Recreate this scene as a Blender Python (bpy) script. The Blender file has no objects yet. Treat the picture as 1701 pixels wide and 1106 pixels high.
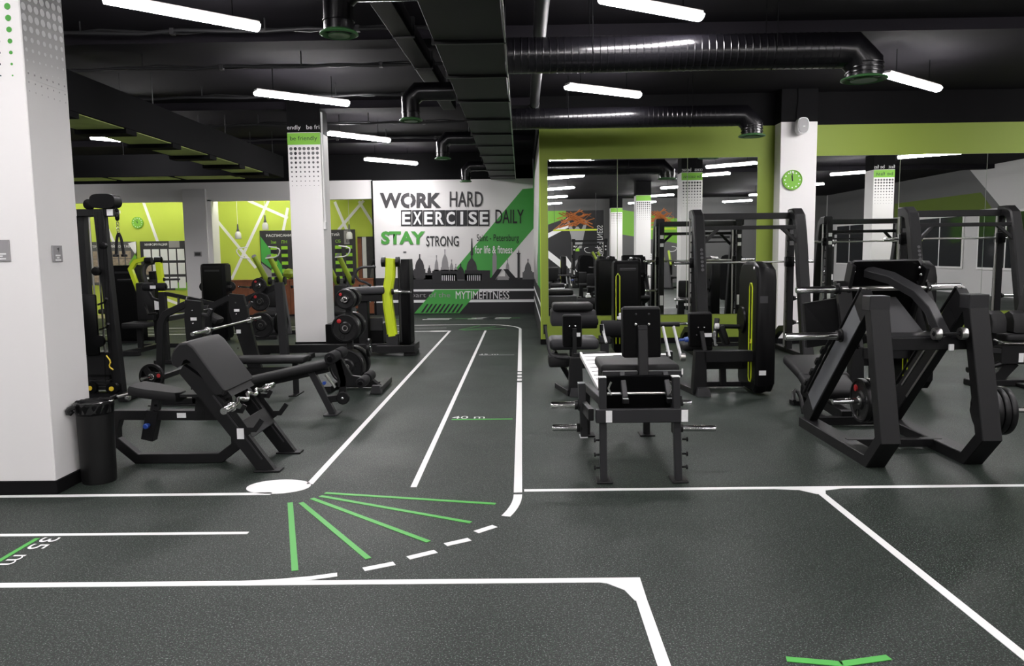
import bpy, bmesh, math, random
from mathutils import Vector as V, Matrix as Mx
random.seed(7)
PI = math.pi
scene = bpy.context.scene
col = scene.collection
# ------------------------------------------------------------------ camera, world, exposure
FPX, CAMH = 1280.0, 1.7
def _ray(px, py): return V(((px-850.5)/FPX, -(py-553)/FPX, -1))
_Y = _ray(866, 420).normalized()
_Z = V((math.cos(.0135), math.sin(.0135), 0)).cross(_Y).normalized()
_X = _Y.cross(_Z)
ROT = Mx((_X, _Y, _Z))                      # camera -> world
cam_data = bpy.data.cameras.new('camera')
cam_data.sensor_width = 36; cam_data.lens = 36*FPX/1701; cam_data.clip_end = 200; cam_data.clip_start = .05
cam = bpy.data.objects.new('camera', cam_data); col.objects.link(cam)
cam.matrix_world = Mx.Translation((0, 0, CAMH)) @ ROT.to_4x4()
scene.camera = cam
world = bpy.data.worlds.new('world'); scene.world = world; world.use_nodes = True
world.node_tree.nodes['Background'].inputs[0].default_value = (.9, .95, 1, 1)
world.node_tree.nodes['Background'].inputs[1].default_value = .02
vs = scene.view_settings
vs.view_transform = 'Standard'; vs.look = 'None'; vs.gamma = 1; vs.use_curve_mapping = False
vs.exposure = 2.22
LAMP = 26.0
NICHE = 8.0
# a point of a surface from its place in the survey photo: on the plane y=Y, or on the floor
def at(px, py, Y): d = ROT @ _ray(px, py); t = Y/d.y; return V((d.x*t, Y, CAMH+d.z*t))
def fl(px, py, z=0): d = ROT @ _ray(px, py); t = (z-CAMH)/d.z; return V((d.x*t, d.y*t, z))
# ------------------------------------------------------------------ materials
MATS = {}
def mat(name, c, rough=.5, metal=0, spec=.5, bump=0, bscale=200, var=0, vscale=3, emit=None, es=0, coat=0):
    m = bpy.data.materials.new(name); m.use_nodes = True; nt = m.node_tree; b = nt.nodes['Principled BSDF']
    b.inputs['Base Color'].default_value = (*c, 1); b.inputs['Roughness'].default_value = rough
    b.inputs['Metallic'].default_value = metal; b.inputs['Specular IOR Level'].default_value = spec
    b.inputs['Coat Weight'].default_value = coat
    if emit: b.inputs['Emission Color'].default_value = (*emit, 1); b.inputs['Emission Strength'].default_value = es
    tc = nt.nodes.new('ShaderNodeTexCoord')
    if var:
        n = nt.nodes.new('ShaderNodeTexNoise'); n.inputs['Scale'].default_value = vscale; n.inputs['Detail'].default_value = 4
        nt.links.new(tc.outputs['Object'], n.inputs['Vector'])
        mx = nt.nodes.new('ShaderNodeMix'); mx.data_type = 'RGBA'
        mx.inputs[6].default_value = (*[x*(1-var) for x in c], 1); mx.inputs[7].default_value = (*[min(1, x*(1+var)) for x in c], 1)
        nt.links.new(n.outputs['Fac'], mx.inputs[0]); nt.links.new(mx.outputs[2], b.inputs['Base Color'])
    if bump:
        n = nt.nodes.new('ShaderNodeTexNoise'); n.inputs['Scale'].default_value = bscale; n.inputs['Detail'].default_value = 2
        nt.links.new(tc.outputs['Object'], n.inputs['Vector'])
        bp = nt.nodes.new('ShaderNodeBump'); bp.inputs['Strength'].default_value = bump; bp.inputs['Distance'].default_value = .002
        nt.links.new(n.outputs['Fac'], bp.inputs['Height']); nt.links.new(bp.outputs['Normal'], b.inputs['Normal'])
    MATS[name] = m; return m
mat('metal_black', (.0065, .0065, .007), .47, 0, .26, .15, 900)
mat('metal_dark', (.020, .020, .0215), .42, 0, .35, .1, 900)
mat('vinyl', (.0085, .0085, .009), .55, 0, .28, .2, 500)
mat('vinyl_grey', (.03, .03, .033), .5, 0, .4, .2, 500)
mat('foam', (.008, .008, .009), .7, 0, .2, .3, 300)
mat('plastic_black', (.0022, .0022, .0025), .34, 0, .16)
mat('rubber', (.0038, .0038, .0042), .38, 0, .35, .2, 400)
mat('plastic_matte', (.0012, .0012, .0014), .4, 0, .06)
mat('chrome', (.75, .74, .73), .16, 1)
mat('steel', (.55, .54, .52), .28, 1)
mat('alu', (.8, .8, .8), .35, .3)
mat('lime', (.56, .70, .015), .35, 0, .5, coat=.3)
mat('lime_olive', (.26, .36, .03), .4)
mat('red', (.38, .012, .016), .4)
mat('blue', (.02, .06, .3), .3)
mat('yellow', (.7, .5, .03), .4)
mat('sticker', (.75, .75, .75), .5, var=.08, vscale=60)
mat('plate_grey', (.15, .155, .165), .4)
mat('sticker_dark', (.12, .12, .12), .5)
mat('white_paint', (.78, .765, .755), .65, 0, .4, .1, 60)
mat('white_grey', (.6, .59, .59), .65, 0, .4, .1, 60)
mat('white_print', (.83, .83, .83), .6)
mat('black_paint', (.0045, .0045, .005), .8, 0, .12, .2, 40)
mat('black_print', (.012, .012, .014), .6)
mat('dark_print', (.035, .033, .036), .6, var=.35, vscale=9)
mat('grey_print', (.29, .28, .285), .6)
mat('grey_print_mid', (.12, .118, .122), .6)
mat('green_print', (.06, .36, .06), .55)
mat('green_stay', (.07, .33, .05), .6)
mat('green_wall', (.22, .295, .034), .6, 0, .4, .15, 120)
mat('green_edge', (.36, .5, .03), .6, 0, .4)
mat('green_niche', (.52, .63, .085), .6, 0, .3)
mat('green_band', (.19, .47, .04), .6)
mat('ceiling_black', (.0135, .0122, .0155), .85, 0, .12, .4, 12, var=.35, vscale=1.2)
mat('duct', (.0045, .0042, .0055), .25, 0, .5, .15, 30)
mat('duct_flat', (.0048, .0048, .0052), .5, 0, .2, .15, 15)
mat('diffuser_green', (.05, .17, .05), .4)
mat('panel_green', (.55, .66, .2), .7, var=.35, vscale=2.5)
mat('frame_black', (.0045, .0045, .005), .85, 0, .08)
mat('pipe_grey', (.075, .075, .078), .45)
mat('wood', (.19, .06, .022), .4, var=.45, vscale=6)
mat('beige', (.5, .42, .33), .5)
mat('tape_white', (.86, .86, .85), .5)
mat('tape_green', (.07, .42, .06), .5)
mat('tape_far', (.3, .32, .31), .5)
mat('bin', (.006, .006, .006), .4, 0, .35, .2, 300)
mat('bag', (.01, .01, .01), .22, 0, .6, .8, 60)
mat('board', (.03, .03, .032), .5)
mat('board_grey', (.1, .1, .1), .5)
mat('paper', (.78, .8, .78), .5)
mat('photo', (.36, .29, .21), .5, var=.75, vscale=14)
mat('slot_green', (.3, .62, .03), .5)
mat('pendant', (.72, .72, .7), .3)
mat('glass_dark', (.01, .012, .014), .06, 0, .6)
mat('mirror_glass', (.93, .95, .93), .0, 1)
mat('mirror_back', (.35, .38, .36), .4)
mat('orange', (.5, .16, .04), .6)
mat('skin_grey', (.35, .35, .35), .6)
mat('lamp_white', (.9, .9, .9), .4, emit=(1, .965, .98), es=LAMP)
mat('lamp_niche', (.9, .9, .9), .4, emit=(1, 1, .9), es=NICHE)
mat('lamp_housing', (.5, .47, .46), .4)
mat('olive_paint', (.10, .15, .012), .7)
mat('conduit', (.7, .7, .69), .45)
mat('speaker_grey', (.25, .25, .25), .5)
def floor_material():
    m = bpy.data.materials.new('rubber_floor'); m.use_nodes = True; nt = m.node_tree; b = nt.nodes['Principled BSDF']
    tc = nt.nodes.new('ShaderNodeTexCoord')
    def noise(s, d=2):
        n = nt.nodes.new('ShaderNodeTexNoise'); n.inputs['Scale'].default_value = s; n.inputs['Detail'].default_value = d
        nt.links.new(tc.outputs['Object'], n.inputs['Vector']); return n
    def ramp(src, a, b_, ca, cb):
        r = nt.nodes.new('ShaderNodeValToRGB'); r.color_ramp.elements[0].position = a; r.color_ramp.elements[1].position = b_
        r.color_ramp.elements[0].color = (*ca, 1); r.color_ramp.elements[1].color = (*cb, 1); nt.links.new(src, r.inputs[0]); return r
    def mix(f, a, bb):
        x = nt.nodes.new('ShaderNodeMix'); x.data_type = 'RGBA'; nt.links.new(f, x.inputs[0])
        for k, s in ((6, a), (7, bb)):
            if isinstance(s, tuple): x.inputs[k].default_value = (*s, 1)
            else: nt.links.new(s, x.inputs[k])
        return x.outputs[2]
    base = ramp(noise(55, 3).outputs['Fac'], .35, .68, (.0048, .0070, .0055), (.0156, .0222, .0178))
    s1 = ramp(noise(105, 1).outputs['Fac'], .60, .64, (0, 0, 0), (1, 1, 1))
    s2 = ramp(noise(125, 1).outputs['Fac'], .635, .67, (0, 0, 0), (1, 1, 1))
    big = ramp(noise(.7, 3).outputs['Fac'], .3, .7, (0, 0, 0), (1, 1, 1))
    c1 = mix(s1.outputs[0], base.outputs[0], (.04, .075, .05))
    c2 = mix(s2.outputs[0], c1, (.16, .175, .165))
    nt.links.new(c2, b.inputs['Base Color'])
    rr = nt.nodes.new('ShaderNodeMapRange'); rr.inputs[3].default_value = .5; rr.inputs[4].default_value = .62
    nt.links.new(big.outputs[0], rr.inputs[0]); nt.links.new(rr.outputs[0], b.inputs['Roughness'])
    bp = nt.nodes.new('ShaderNodeBump'); bp.inputs['Strength'].default_value = .35; bp.inputs['Distance'].default_value = .003
    nt.links.new(noise(140, 2).outputs['Fac'], bp.inputs['Height']); nt.links.new(bp.outputs[0], b.inputs['Normal'])
    b.inputs['Specular IOR Level'].default_value = .35
    MATS['rubber_floor'] = m
floor_material()
def fade_material(name, z0, z1, c0, c1):
    m = bpy.data.materials.new(name); m.use_nodes = True; nt = m.node_tree; b = nt.nodes['Principled BSDF']
    tc = nt.nodes.new('ShaderNodeTexCoord'); sx = nt.nodes.new('ShaderNodeSeparateXYZ'); nt.links.new(tc.outputs['Object'], sx.inputs[0])
    mr = nt.nodes.new('ShaderNodeMapRange'); mr.inputs[1].default_value = z0; mr.inputs[2].default_value = z1; nt.links.new(sx.outputs[2], mr.inputs[0])
    x = nt.nodes.new('ShaderNodeMix'); x.data_type = 'RGBA'; x.inputs[6].default_value = (*c0, 1); x.inputs[7].default_value = (*c1, 1)
    nt.links.new(mr.outputs[0], x.inputs[0]); nt.links.new(x.outputs[2], b.inputs['Base Color']); b.inputs['Roughness'].default_value = .6
    MATS[name] = m
fade_material('print_fade', 2.95, 3.55, (.74, .725, .715), (.33, .33, .33))
# ------------------------------------------------------------------ geometry helpers
def basis(d, up=None):
    d = V(d).normalized(); up = V(up) if up is not None else V((0, 0, 1))
    if abs(d.dot(up.normalized())) > .98: up = V((0, 1, 0)) if abs(d.y) < .9 else V((1, 0, 0))
    s = d.cross(up).normalized(); u = s.cross(d).normalized(); return s, u, d
ORIGIN = V((0, 0, 0))
class G:
    """collects shapes in one bmesh; build() links it as one mesh object"""
    def __init__(s): s.bm = bmesh.new()
    def ring_sweep(s, rings, closed_ends=True):
        vr = [[s.bm.verts.new(p) for p in r] for r in rings]; n = len(vr[0])
        for a, b in zip(vr, vr[1:]):
            for i in range(n):
                try: s.bm.faces.new((a[i], a[(i+1) % n], b[(i+1) % n], b[i]))
                except ValueError: pass
        if closed_ends:
            s.bm.faces.new(vr[0][::-1]); s.bm.faces.new(vr[-1])
        return s
    def box(s, c, size, bev=0, seg=1, rot=None, taper=None):
        t = bmesh.new(); bmesh.ops.create_cube(t, size=1)
        for v in t.verts:
            if taper and v.co.z > 0: v.co.x *= taper[0]; v.co.y *= taper[1]
            v.co = V((v.co.x*size[0], v.co.y*size[1], v.co.z*size[2]))
        if bev: bmesh.ops.bevel(t, geom=t.edges[:]+t.verts[:], offset=bev, segments=seg, profile=.5, affect='EDGES')
        m = Mx.Translation(V(c))
        if rot is not None: m = m @ rot.to_4x4()
        t.transform(m); s._merge(t); return s
    def _merge(s, t):
        me = bpy.data.meshes.new('tmp'); t.to_mesh(me); t.free(); s.bm.from_mesh(me); bpy.data.meshes.remove(me)
    def span(s, a, b, bev=0, seg=1):
        a, b = V(a), V(b); return s.box((a+b)/2, [abs(x) for x in (b-a)], bev, seg)
    def sect(s, w, h, ch):
        x, y = w/2, h/2; c = min(ch, x*.45, y*.45)
        return [(-x+c, -y), (x-c, -y), (x, -y+c), (x, y-c), (x-c, y), (-x+c, y), (-x, y-c), (-x, -y+c)]
    def beam(s, p, q, w, h=None, up=None, ch=.005, w2=None, h2=None):
        """rectangular tube from p to q, w across, h along up"""
        h = h or w; p, q = V(p), V(q); a, u, d = basis(q-p, up)
        r1 = [p+a*x+u*y for x, y in s.sect(w, h, ch)]; r2 = [q+a*x+u*y for x, y in s.sect(w2 or w, h2 or h, ch)]
        return s.ring_sweep([r1, r2])
    def path(s, pts, w, h=None, up=(0, 1, 0), ch=.005):
        """mitred rectangular tube through pts, h measured in the plane of the bends, w along the bend axis `up`"""
        h = h or w; pts = [V(p) for p in pts]; up = V(up).normalized(); rings = []
        for i, p in enumerate(pts):
            d0 = (p-pts[i-1]).normalized() if i else (pts[1]-p).normalized()
            d1 = (pts[i+1]-p).normalized() if i < len(pts)-1 else d0
            n0 = up.cross(d0).normalized(); n1 = up.cross(d1).normalized(); n = (n0+n1).normalized(); k = 1/max(.35, n.dot(n0))
            rings.append([p+up*x+n*y*k for x, y in s.sect(w, h, ch)])
        return s.ring_sweep(rings)
    def cyl(s, p, q, r, r2=None, n=16):
        p, q = V(p), V(q); a, u, d = basis(q-p); r2 = r if r2 is None else r2
        f = lambda c, k: [c+a*(k*math.cos(2*PI*i/n))+u*(k*math.sin(2*PI*i/n)) for i in range(n)]
        return s.ring_sweep([f(p, r), f(q, r2)])
    def lathe(s, prof, p, d, n=24):
        """profile of (radius, distance along d)"""
        p = V(p); a, u, d = basis(d)
        return s.ring_sweep([[p+d*t+a*(r*math.cos(2*PI*i/n))+u*(r*math.sin(2*PI*i/n)) for i in range(n)] for r, t in prof])
    def tube(s, pts, r, n=8, smooth=0):
        pts = [V(p) for p in pts]
        for _ in range(smooth):
            q = [pts[0]]
            for a, b in zip(pts, pts[1:]): q += [a*.75+b*.25, a*.25+b*.75]
            pts = q+[pts[-1]]
        rings = []; a = None
        for i, p in enumerate(pts):
            d = (pts[min(i+1, len(pts)-1)]-pts[max(i-1, 0)]).normalized()
            if a is None: a, u, _ = basis(d)
            else: a = (a-d*a.dot(d)).normalized(); u = a.cross(d).normalized()*-1
            u = d.cross(a).normalized()
            rings.append([p+a*(r*math.cos(2*PI*k/n))+u*(r*math.sin(2*PI*k/n)) for k in range(n)])
        return s.ring_sweep(rings)
    def poly(s, pts, th, bev=0):
        """planar outline (3D points) given thickness along its vector th"""
        pts = [V(p) for p in pts]; th = V(th)
        if not bev: return s.ring_sweep([pts, [p+th for p in pts]])
        c = sum(pts, V())/len(pts); t = th.length; e = th.normalized()*bev
        ins = lambda k: [p+(c-p).normalized()*k for p in pts]
        return s.ring_sweep([ins(bev), [p+e for p in pts], [p+th-e for p in pts], [p+th for p in ins(bev)]])
    def sheet(s, pts):
        s.bm.faces.new([s.bm.verts.new(p) for p in pts]); return s
    def disc(s, c, r, U, W, n=14):
        return s.sheet([V(c)+V(U)*(r*math.cos(2*PI*i/n))+V(W)*(r*math.sin(2*PI*i/n)) for i in range(n)])
    def mesh(s, name):
        bmesh.ops.recalc_face_normals(s.bm, faces=s.bm.faces[:])
        for f in s.bm.faces: f.smooth = True
        s.bm.transform(Mx.Translation(-ORIGIN))
        me = bpy.data.meshes.new(name); s.bm.to_mesh(me); s.bm.free(); me.set_sharp_from_angle(angle=math.radians(32)); return me
    def build(s, name, m, parent=None, label=None, kind=None):
        me = s.mesh(name); me.materials.append(MATS[m]); o = bpy.data.objects.new(name, me); col.objects.link(o)
        if parent is not None: o.parent = parent
        if label: o['label'] = label
        if kind: o['kind'] = kind
        return o
def thing(name, label, cat, loc=(0, 0, 0), rz=0, group=None, w=False):
    global ORIGIN
    ORIGIN = V(loc) if w else V((0, 0, 0))      # w: the parts that follow are given in room coordinates
    o = bpy.data.objects.new(name, None); col.objects.link(o); o.empty_display_size = .1
    o.location = loc; o.rotation_euler = (0, 0, rz); return tag(o, label, cat, group)
def tag(o, label, cat, group=None):
    o['label'] = label; o['category'] = cat
    if group: o['group'] = group
    return o
def copy_tree(o, loc, rz=0, label=None, parent=None):
    c = o.copy(); col.objects.link(c)
    if parent is not None: c.parent = parent
    else:
        c.location = loc; c.rotation_euler = (0, 0, rz)
        if label: c['label'] = label
    for ch in list(o.children): copy_tree(ch, None, parent=c)
    return c
def txt(name, body, org, U, W, m, parent, bold=0, off=0):
    """flat lettering filling the parallelogram org + U (width) + W (height)"""
    cu = bpy.data.curves.new(name, 'FONT'); cu.body = body; cu.offset = bold; cu.resolution_u = 3
    t = bpy.data.objects.new(name, cu); col.objects.link(t)
    dg = bpy.context.evaluated_depsgraph_get(); me = bpy.data.meshes.new_from_object(t.evaluated_get(dg))
    bpy.data.objects.remove(t); bpy.data.curves.remove(cu)
    if not me.vertices: return None
    xs = [v.co.x for v in me.vertices]; ys = [v.co.y for v in me.vertices]
    x0, x1, y0, y1 = min(xs), max(xs), min(ys), max(ys); org, U, W = V(org)-ORIGIN, V(U), V(W)
    for v in me.vertices: v.co = org+U*((v.co.x-x0)/(x1-x0))+W*((v.co.y-y0)/max(1e-6, y1-y0))
    me.materials.clear(); me.materials.append(MATS[m]); me.name = name
    o = bpy.data.objects.new(name, me); col.objects.link(o)
    if parent is not None: o.parent = parent
    return o
# ------------------------------------------------------------------ the room
def struct(name, g, m, parent=None):
    global ORIGIN
    ORIGIN = V((0, 0, 0)); return g.build(name, m, parent, kind=None if parent else 'structure')
XL, XR, YR, YB, YM, YN, ZC = -16.0, 16.2, -13.0, 21.8, 14.25, 23.3, 4.5
floor = struct('floor', G().span((XL-.2, YR-.2, -.12), (XR+.2, YB, 0)), 'rubber_floor')
struct('floor_niche', G().span((XL-.2, YB, -.12), (-4.13, YN+.2, 0)), 'beige')
ceiling = struct('ceiling', G().span((XL-.2, YR-.2, ZC), (XR+.2, YN+.2, ZC+.15)), 'ceiling_black')
for k, y in enumerate((1.3, 5.7, 10.1, 14.55, 18.9)):
    struct('beam', G().span((XL, y-.22, ZC-.14), (XR if y < 14 else .3, y+.22, ZC)), 'ceiling_black', ceiling)
wall_back = struct('wall_back', G().span((-4.13, YB, 0), (.35, YB+.2, 3.76)), 'white_paint')
struct('upper_wall', G().span((-4.13, YB+.03, 3.76), (.35, YB+.2, ZC)), 'black_paint', wall_back)
struct('edge_strip', G().span((-4.17, YB-.03, 0), (-4.13, YB+.1, 3.76)), 'black_paint', wall_back)
wall_side = struct('wall_side', G().span((.35, YM+.02, 0), (.55, YB+.2, 3.9)), 'white_paint')
struct('upper_wall', G().span((.36, YM+.02, 3.9), (.55, YB+.2, ZC)), 'black_paint', wall_side)
wall_mirror = struct('wall_mirror', G().span((.35, YM, .1), (XR, YM+.2, 3.92)), 'green_wall')
struct('upper_wall', G().span((.35, YM+.01, 3.92), (XR, YM+.2, ZC)), 'black_paint', wall_mirror)
struct('end_face', G().span((.345, YM-.004, .1), (.36, YM+.02, 3.92)), 'green_edge', wall_mirror)
struct('baseboard_mirror', G().span((.34, YM-.015, 0), (XR, YM+.2, .1), .004), 'black_paint')
wall_right = struct('wall_right', G().span((XR, YR, 0), (XR+.2, YM, ZC)), 'white_grey')
wall_left = struct('wall_left', G().span((XL-.2, YR, 0), (XL, YN, ZC)), 'white_grey')
wall_rear = struct('wall_rear', G().span((XL, YR-.2, 0), (XR, YR, ZC)), 'board_grey')
# lit niche with the reception behind the soffit
wall_niche = struct('wall_niche', G().span((XL, YN, 0), (-4.0, YN+.2, 3.9)), 'green_niche')
struct('wall_niche_end', G().span((-4.13, YB+.2, 0), (-3.95, YN, 3.9)), 'green_niche')
struct('ceiling_niche', G().span((XL, YB+.2, 3.8), (-4.0, YN+.2, 3.9)), 'white_paint')
sof = struct('trim_1', G().span((XL, YB, 3.26), (-4.17, YB+.2, 3.78)), 'white_paint')
struct('upper_wall', G().span((XL, YB+.03, 3.78), (-4.13, YB+.2, ZC)), 'black_paint', sof)
# white stripes painted over the niche wall
SN = [0]
def stripe(px0, py0, px1, py1, w=.042, Y=YN-.004, m='white_print', parent=None):
    SN[0] += 1; Y -= SN[0]*.0006; a, b = at(px0, py0, Y), at(px1, py1, Y); n = V((-(b-a).z, 0, (b-a).x)).normalized()*w
    struct('stripe', G().poly([a-n, b-n, b+n, a+n], (0, .004, 0)), m, parent or wall_niche)
for q in ((238, 335, 262, 402), (178, 378, 206, 440), (215, 480, 255, 520), (222, 470, 250, 500), (225, 478, 305, 508), (120, 352, 200, 352),
          (357, 362, 425, 445), (446, 333, 384, 465), (412, 333, 478, 362), (478, 345, 470, 385), (556, 335, 576, 382), (604, 333, 562, 382),
          (596, 334, 622, 376), (120, 400, 200, 470)):
    stripe(*q)
# wooden half wall of the reception, board by board
pc = thing('reception_counter', 'brown wooden reception half wall behind the lime machines', 'counter', (-6.4, YB-.02, 0), w=True)
x = -8.66
while x < -4.2:
    x2 = min(x+.30, -4.19); G().span((x+.003, YB-.05, .05), (x2-.003, YB+.12, 1.0), .004).build('board', 'wood', pc); x = x2
G().span((-8.68, YB-.07, 1.0), (-4.19, YB+.16, 1.045), .006).build('ledge', 'wood', pc)
G().span((-8.66, YB-.04, 0), (-4.19, YB+.1, .05)).build('plinth', 'metal_black', pc)
# ------------------------------------------------------------------ mural on the back wall
def mw(px, py, k=1): return at(px, py, YB-.003*k)
def mpoly(name, pts, m, k=1, parent=None):
    g = G(); q = [mw(a, b, k) for a, b in pts]; g.poly(q, (0, .003*k-.0005, 0)); return struct(name, g, m, parent or wall_back)
mpoly('green_stripe', [(757, 446), (868, 314), (889, 312), (889, 376), (815, 463), (745, 463)], 'green_print', 1)
mpoly('black_band', [(622, 462), (889, 461), (889, 523), (622, 526)], 'black_print', 2)
mpoly('white_line', [(622, 481), (889, 479.5), (889, 483), (622, 484.6)], 'white_print', 3)
mpoly('white_line', [(622, 498.5), (889, 497), (889, 501.5), (622, 503)], 'white_print', 3)
gp = mpoly('green_panel', [(722, 481), (797, 480.6), (763, 520), (688, 520.5)], 'green_print', 4)
for i in range(9):
    a = 703+i*7.2
    mpoly('hatch', [(a-4, 519), (a, 519), (a+6+3, 505), (a+6, 505)], 'black_print', 5)
def mtxt(body, x0, x1, y0, y1, m, bold=0, k=6, name='lettering'):
    """y0 = baseline, y1 = top"""
    global ORIGIN
    ORIGIN = V((0, 0, 0)); o = mw(x0, y0, k); return txt(name, body, o, mw(x1, y0, k)-o, mw(x0, y1, k)-o, m, wall_back, bold)
mtxt('WORK', 631, 733, 345.5, 320, 'dark_print', .045)
mtxt('HARD', 747, 802, 343.5, 318, 'dark_print', .008)
mtxt('DAILY', 823, 870, 371, 348, 'black_print', .008)
mtxt('STAY', 633, 706, 406, 384, 'green_stay', .045)
mtxt('STRONG', 708, 762, 409, 392, 'black_print', .008)
for x, y0, y1 in ((681, 319, 326), (681, 339.5, 347)):    # stencil bridges
    mpoly('stencil_gap', [(x-.9, y0), (x+.9, y0), (x+.9, y1), (x-.9, y1)], 'white_paint', 7)
for i, ch in enumerate('EXERCISE'):
    a = 666+i*18.45
    mpoly('letter_tile', [(a, 375.5), (a+17.6, 375.2), (a+17.6, 348.9), (a, 349.2)], 'black_print', 5)
    w = 4.5 if ch == 'I' else 14
    mtxt(ch, a+8.8-w/2, a+8.8+w/2, 372.8, 351.6, 'white_print', .025, 6, 'letter')
mtxt('Saint - Petersburg', 792, 862, 404, 389, 'black_print'); mtxt('for life & fitness', 789, 851, 421, 408, 'white_print', .01)
mtxt('be part of the', 664, 748, 496, 486, 'grey_print'); mtxt('MYTIMEFITNESS', 757, 846, 496.5, 483.5, 'white_print')
def dome(cx, base, w, top, m, k, parent=None):
    pts = [(cx-w, base)]
    h = base-top; drum = base-h*.38
    pts += [(cx-w, drum), (cx-w*.8, drum)]
    pts += [(cx+w*.8*math.cos(t), drum-h*.42*math.sin(t)) for t in [PI-PI*i/8 for i in range(9)] if abs(math.cos(t)) > .12]
    pts = pts[:7]+[(cx-w*.1, drum-h*.46), (cx-1, top), (cx+1, top), (cx+w*.1, drum-h*.46)]+pts[7:]
    pts += [(cx+w*.8, drum), (cx+w, drum), (cx+w, base)]
    return mpoly('skyline_dome', pts, m, k, parent)
def rect(x0, x1, y0, y1, m, k, name='skyline_block'): return mpoly(name, [(x0, y0), (x1, y0), (x1, y1), (x0, y1)], m, k)
rect(668, 720, 464, 457, 'dark_print', 3); rect(672, 690, 464, 449, 'dark_print', 3); rect(704, 720, 464, 453, 'dark_print', 3)
dome(697, 462, 9.5, 422, 'dark_print', 4); dome(684, 452, 3, 442, 'dark_print', 4); dome(713, 455, 3, 441, 'dark_print', 4)
for cx, w, top in ((725, 4, 424), (739, 7, 414), (750, 4, 431), (757, 4, 438)): dome(cx, 462, w, top, 'grey_print', 3)
rect(720, 762, 464, 448, 'grey_print', 3)
rect(718, 760, 470, 450, 'black_print', 5); rect(772, 814, 470, 449, 'black_print', 5); rect(733, 800, 466, 455, 'grey_print_mid', 5)
for i in range(7):
    for b in (734, 776): rect(b+i*3.4, b+i*3.4+1.2, 466, 457, 'white_print', 6, 'skyline_column')
dome(765, 464, 7, 438, 'black_print', 6); dome(783.5, 464, 11, 422, 'dark_print', 4)
mpoly('skyline_spire', [(781.5, 424), (783, 396), (784.2, 396), (786, 424)], 'dark_print', 5)
rect(818, 825, 464, 426, 'grey_print', 3); mpoly('skyline_spire', [(818, 426), (821.5, 414), (825, 426)], 'grey_print', 3)
mpoly('bridge_leaf', [(813, 465), (826, 447), (834, 447), (822, 465)], 'black_print', 6); mpoly('bridge_leaf', [(849, 465), (836, 447), (844, 447), (860, 465)], 'black_print', 6)
rect(826, 845, 465, 459, 'grey_print', 5); dome(843, 462, 4, 430, 'grey_print', 3)
rect(859.5, 863.5, 464, 420, 'dark_print', 5); rect(858.5, 864.5, 422, 420, 'dark_print', 6); mpoly('skyline_spire', [(860.5, 420), (861.5, 414), (862.5, 420)], 'dark_print', 5)
dome(877, 462, 7, 430, 'grey_print_mid', 4); rect(868, 889, 464, 452, 'grey_print_mid', 3)
rect(670, 675, 420, 417.5, 'grey_print_mid', 3, 'socket')
# the mural goes on round the corner
def sw(y, z, k=1): return V((.35-.003*k, y, z))
struct('black_band', G().poly([sw(14.28, 0), sw(21.79, 0), sw(21.79, 1.02), sw(14.28, 1.02)], (.002, 0, 0)), 'black_print', wall_side)
struct('green_stripe', G().poly([sw(21.79, 3.55), sw(21.79, 2.5), sw(18.6, 3.9), sw(20.5, 3.9)], (.002, 0, 0)), 'green_print', wall_side)
struct('green_stripe', G().poly([sw(17.2, 1.02), sw(14.28, 3.2), sw(14.28, 1.02)], (.002, 0, 0)), 'green_print', wall_side)
for z in (.42, .7): struct('white_line', G().poly([sw(14.28, z, 2), sw(21.79, z, 2), sw(21.79, z+.07, 2), sw(14.28, z+.07, 2)], (.002, 0, 0)), 'white_print', wall_side)
for y, h, w in ((20.8, 1.6, .35), (19.4, 1.9, .15), (18.2, 1.5, .6), (16.8, 1.7, .3)):
    struct('skyline_block', G().poly([sw(y-w, 1.0, 2), sw(y+w, 1.0, 2), sw(y+w, h-.2, 2), sw(y, h, 2), sw(y-w, h-.2, 2)], (.002, 0, 0)), 'grey_print', wall_side)
# ------------------------------------------------------------------ floor markings (tape on the rubber)
TZ = .0025
def tape(pts, m='tape_white', name='tape_line', z=TZ):
    return struct(name, G().poly([V((p[0], p[1], .0003)) for p in pts], (0, 0, z)), m, floor)
def tline(x0, y0, x1, y1, w=.05, m='tape_white', name='tape_line'):
    a, b = V((x0, y0)), V((x1, y1)); n = V((-(b-a).y, (b-a).x)).normalized()*w/2
    return tape([a-n, b-n, b+n, a+n], m, name)
def arc_strip(c, r, t0, t1, w=.05, n=14, m='tape_white', name='tape_arc', ry=None):
    ry = ry or r; q = [t0+(t1-t0)*i/n for i in range(n+1)]
    o = [(c[0]+(r+w/2)*math.cos(t), c[1]+(ry+w/2)*math.sin(t)) for t in q]; i_ = [(c[0]+(r-w/2)*math.cos(t), c[1]+(ry-w/2)*math.sin(t)) for t in q]
    g = G()
    for k in range(n):
        g.poly([V((*o[k], .0003)), V((*o[k+1], .0003)), V((*i_[k+1], .0003)), V((*i_[k], .0003))], (0, 0, TZ))
    return struct(name, g, m, floor)
# long lane running away from the camera
tline(-1.605, 5.60, -1.605, 17.0, .05); tline(-.812, 5.50, -.812, 16.95, .045)
tline(-.045, 5.35, -.045, 10.05, .06)
for y in (10.18, 10.46, 10.74): tline(-.045, y, -.045, y+.17, .06, name='tape_dash')
tline(-.045, 11.03, -.045, 17.2, .06)
tape([(x, y) for x, y in [(-1.82+.235*math.cos(t), 5.545+.175*math.sin(t)) for t in [2*PI*i/32 for i in range(32)]]], name='tape_spot')
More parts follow.
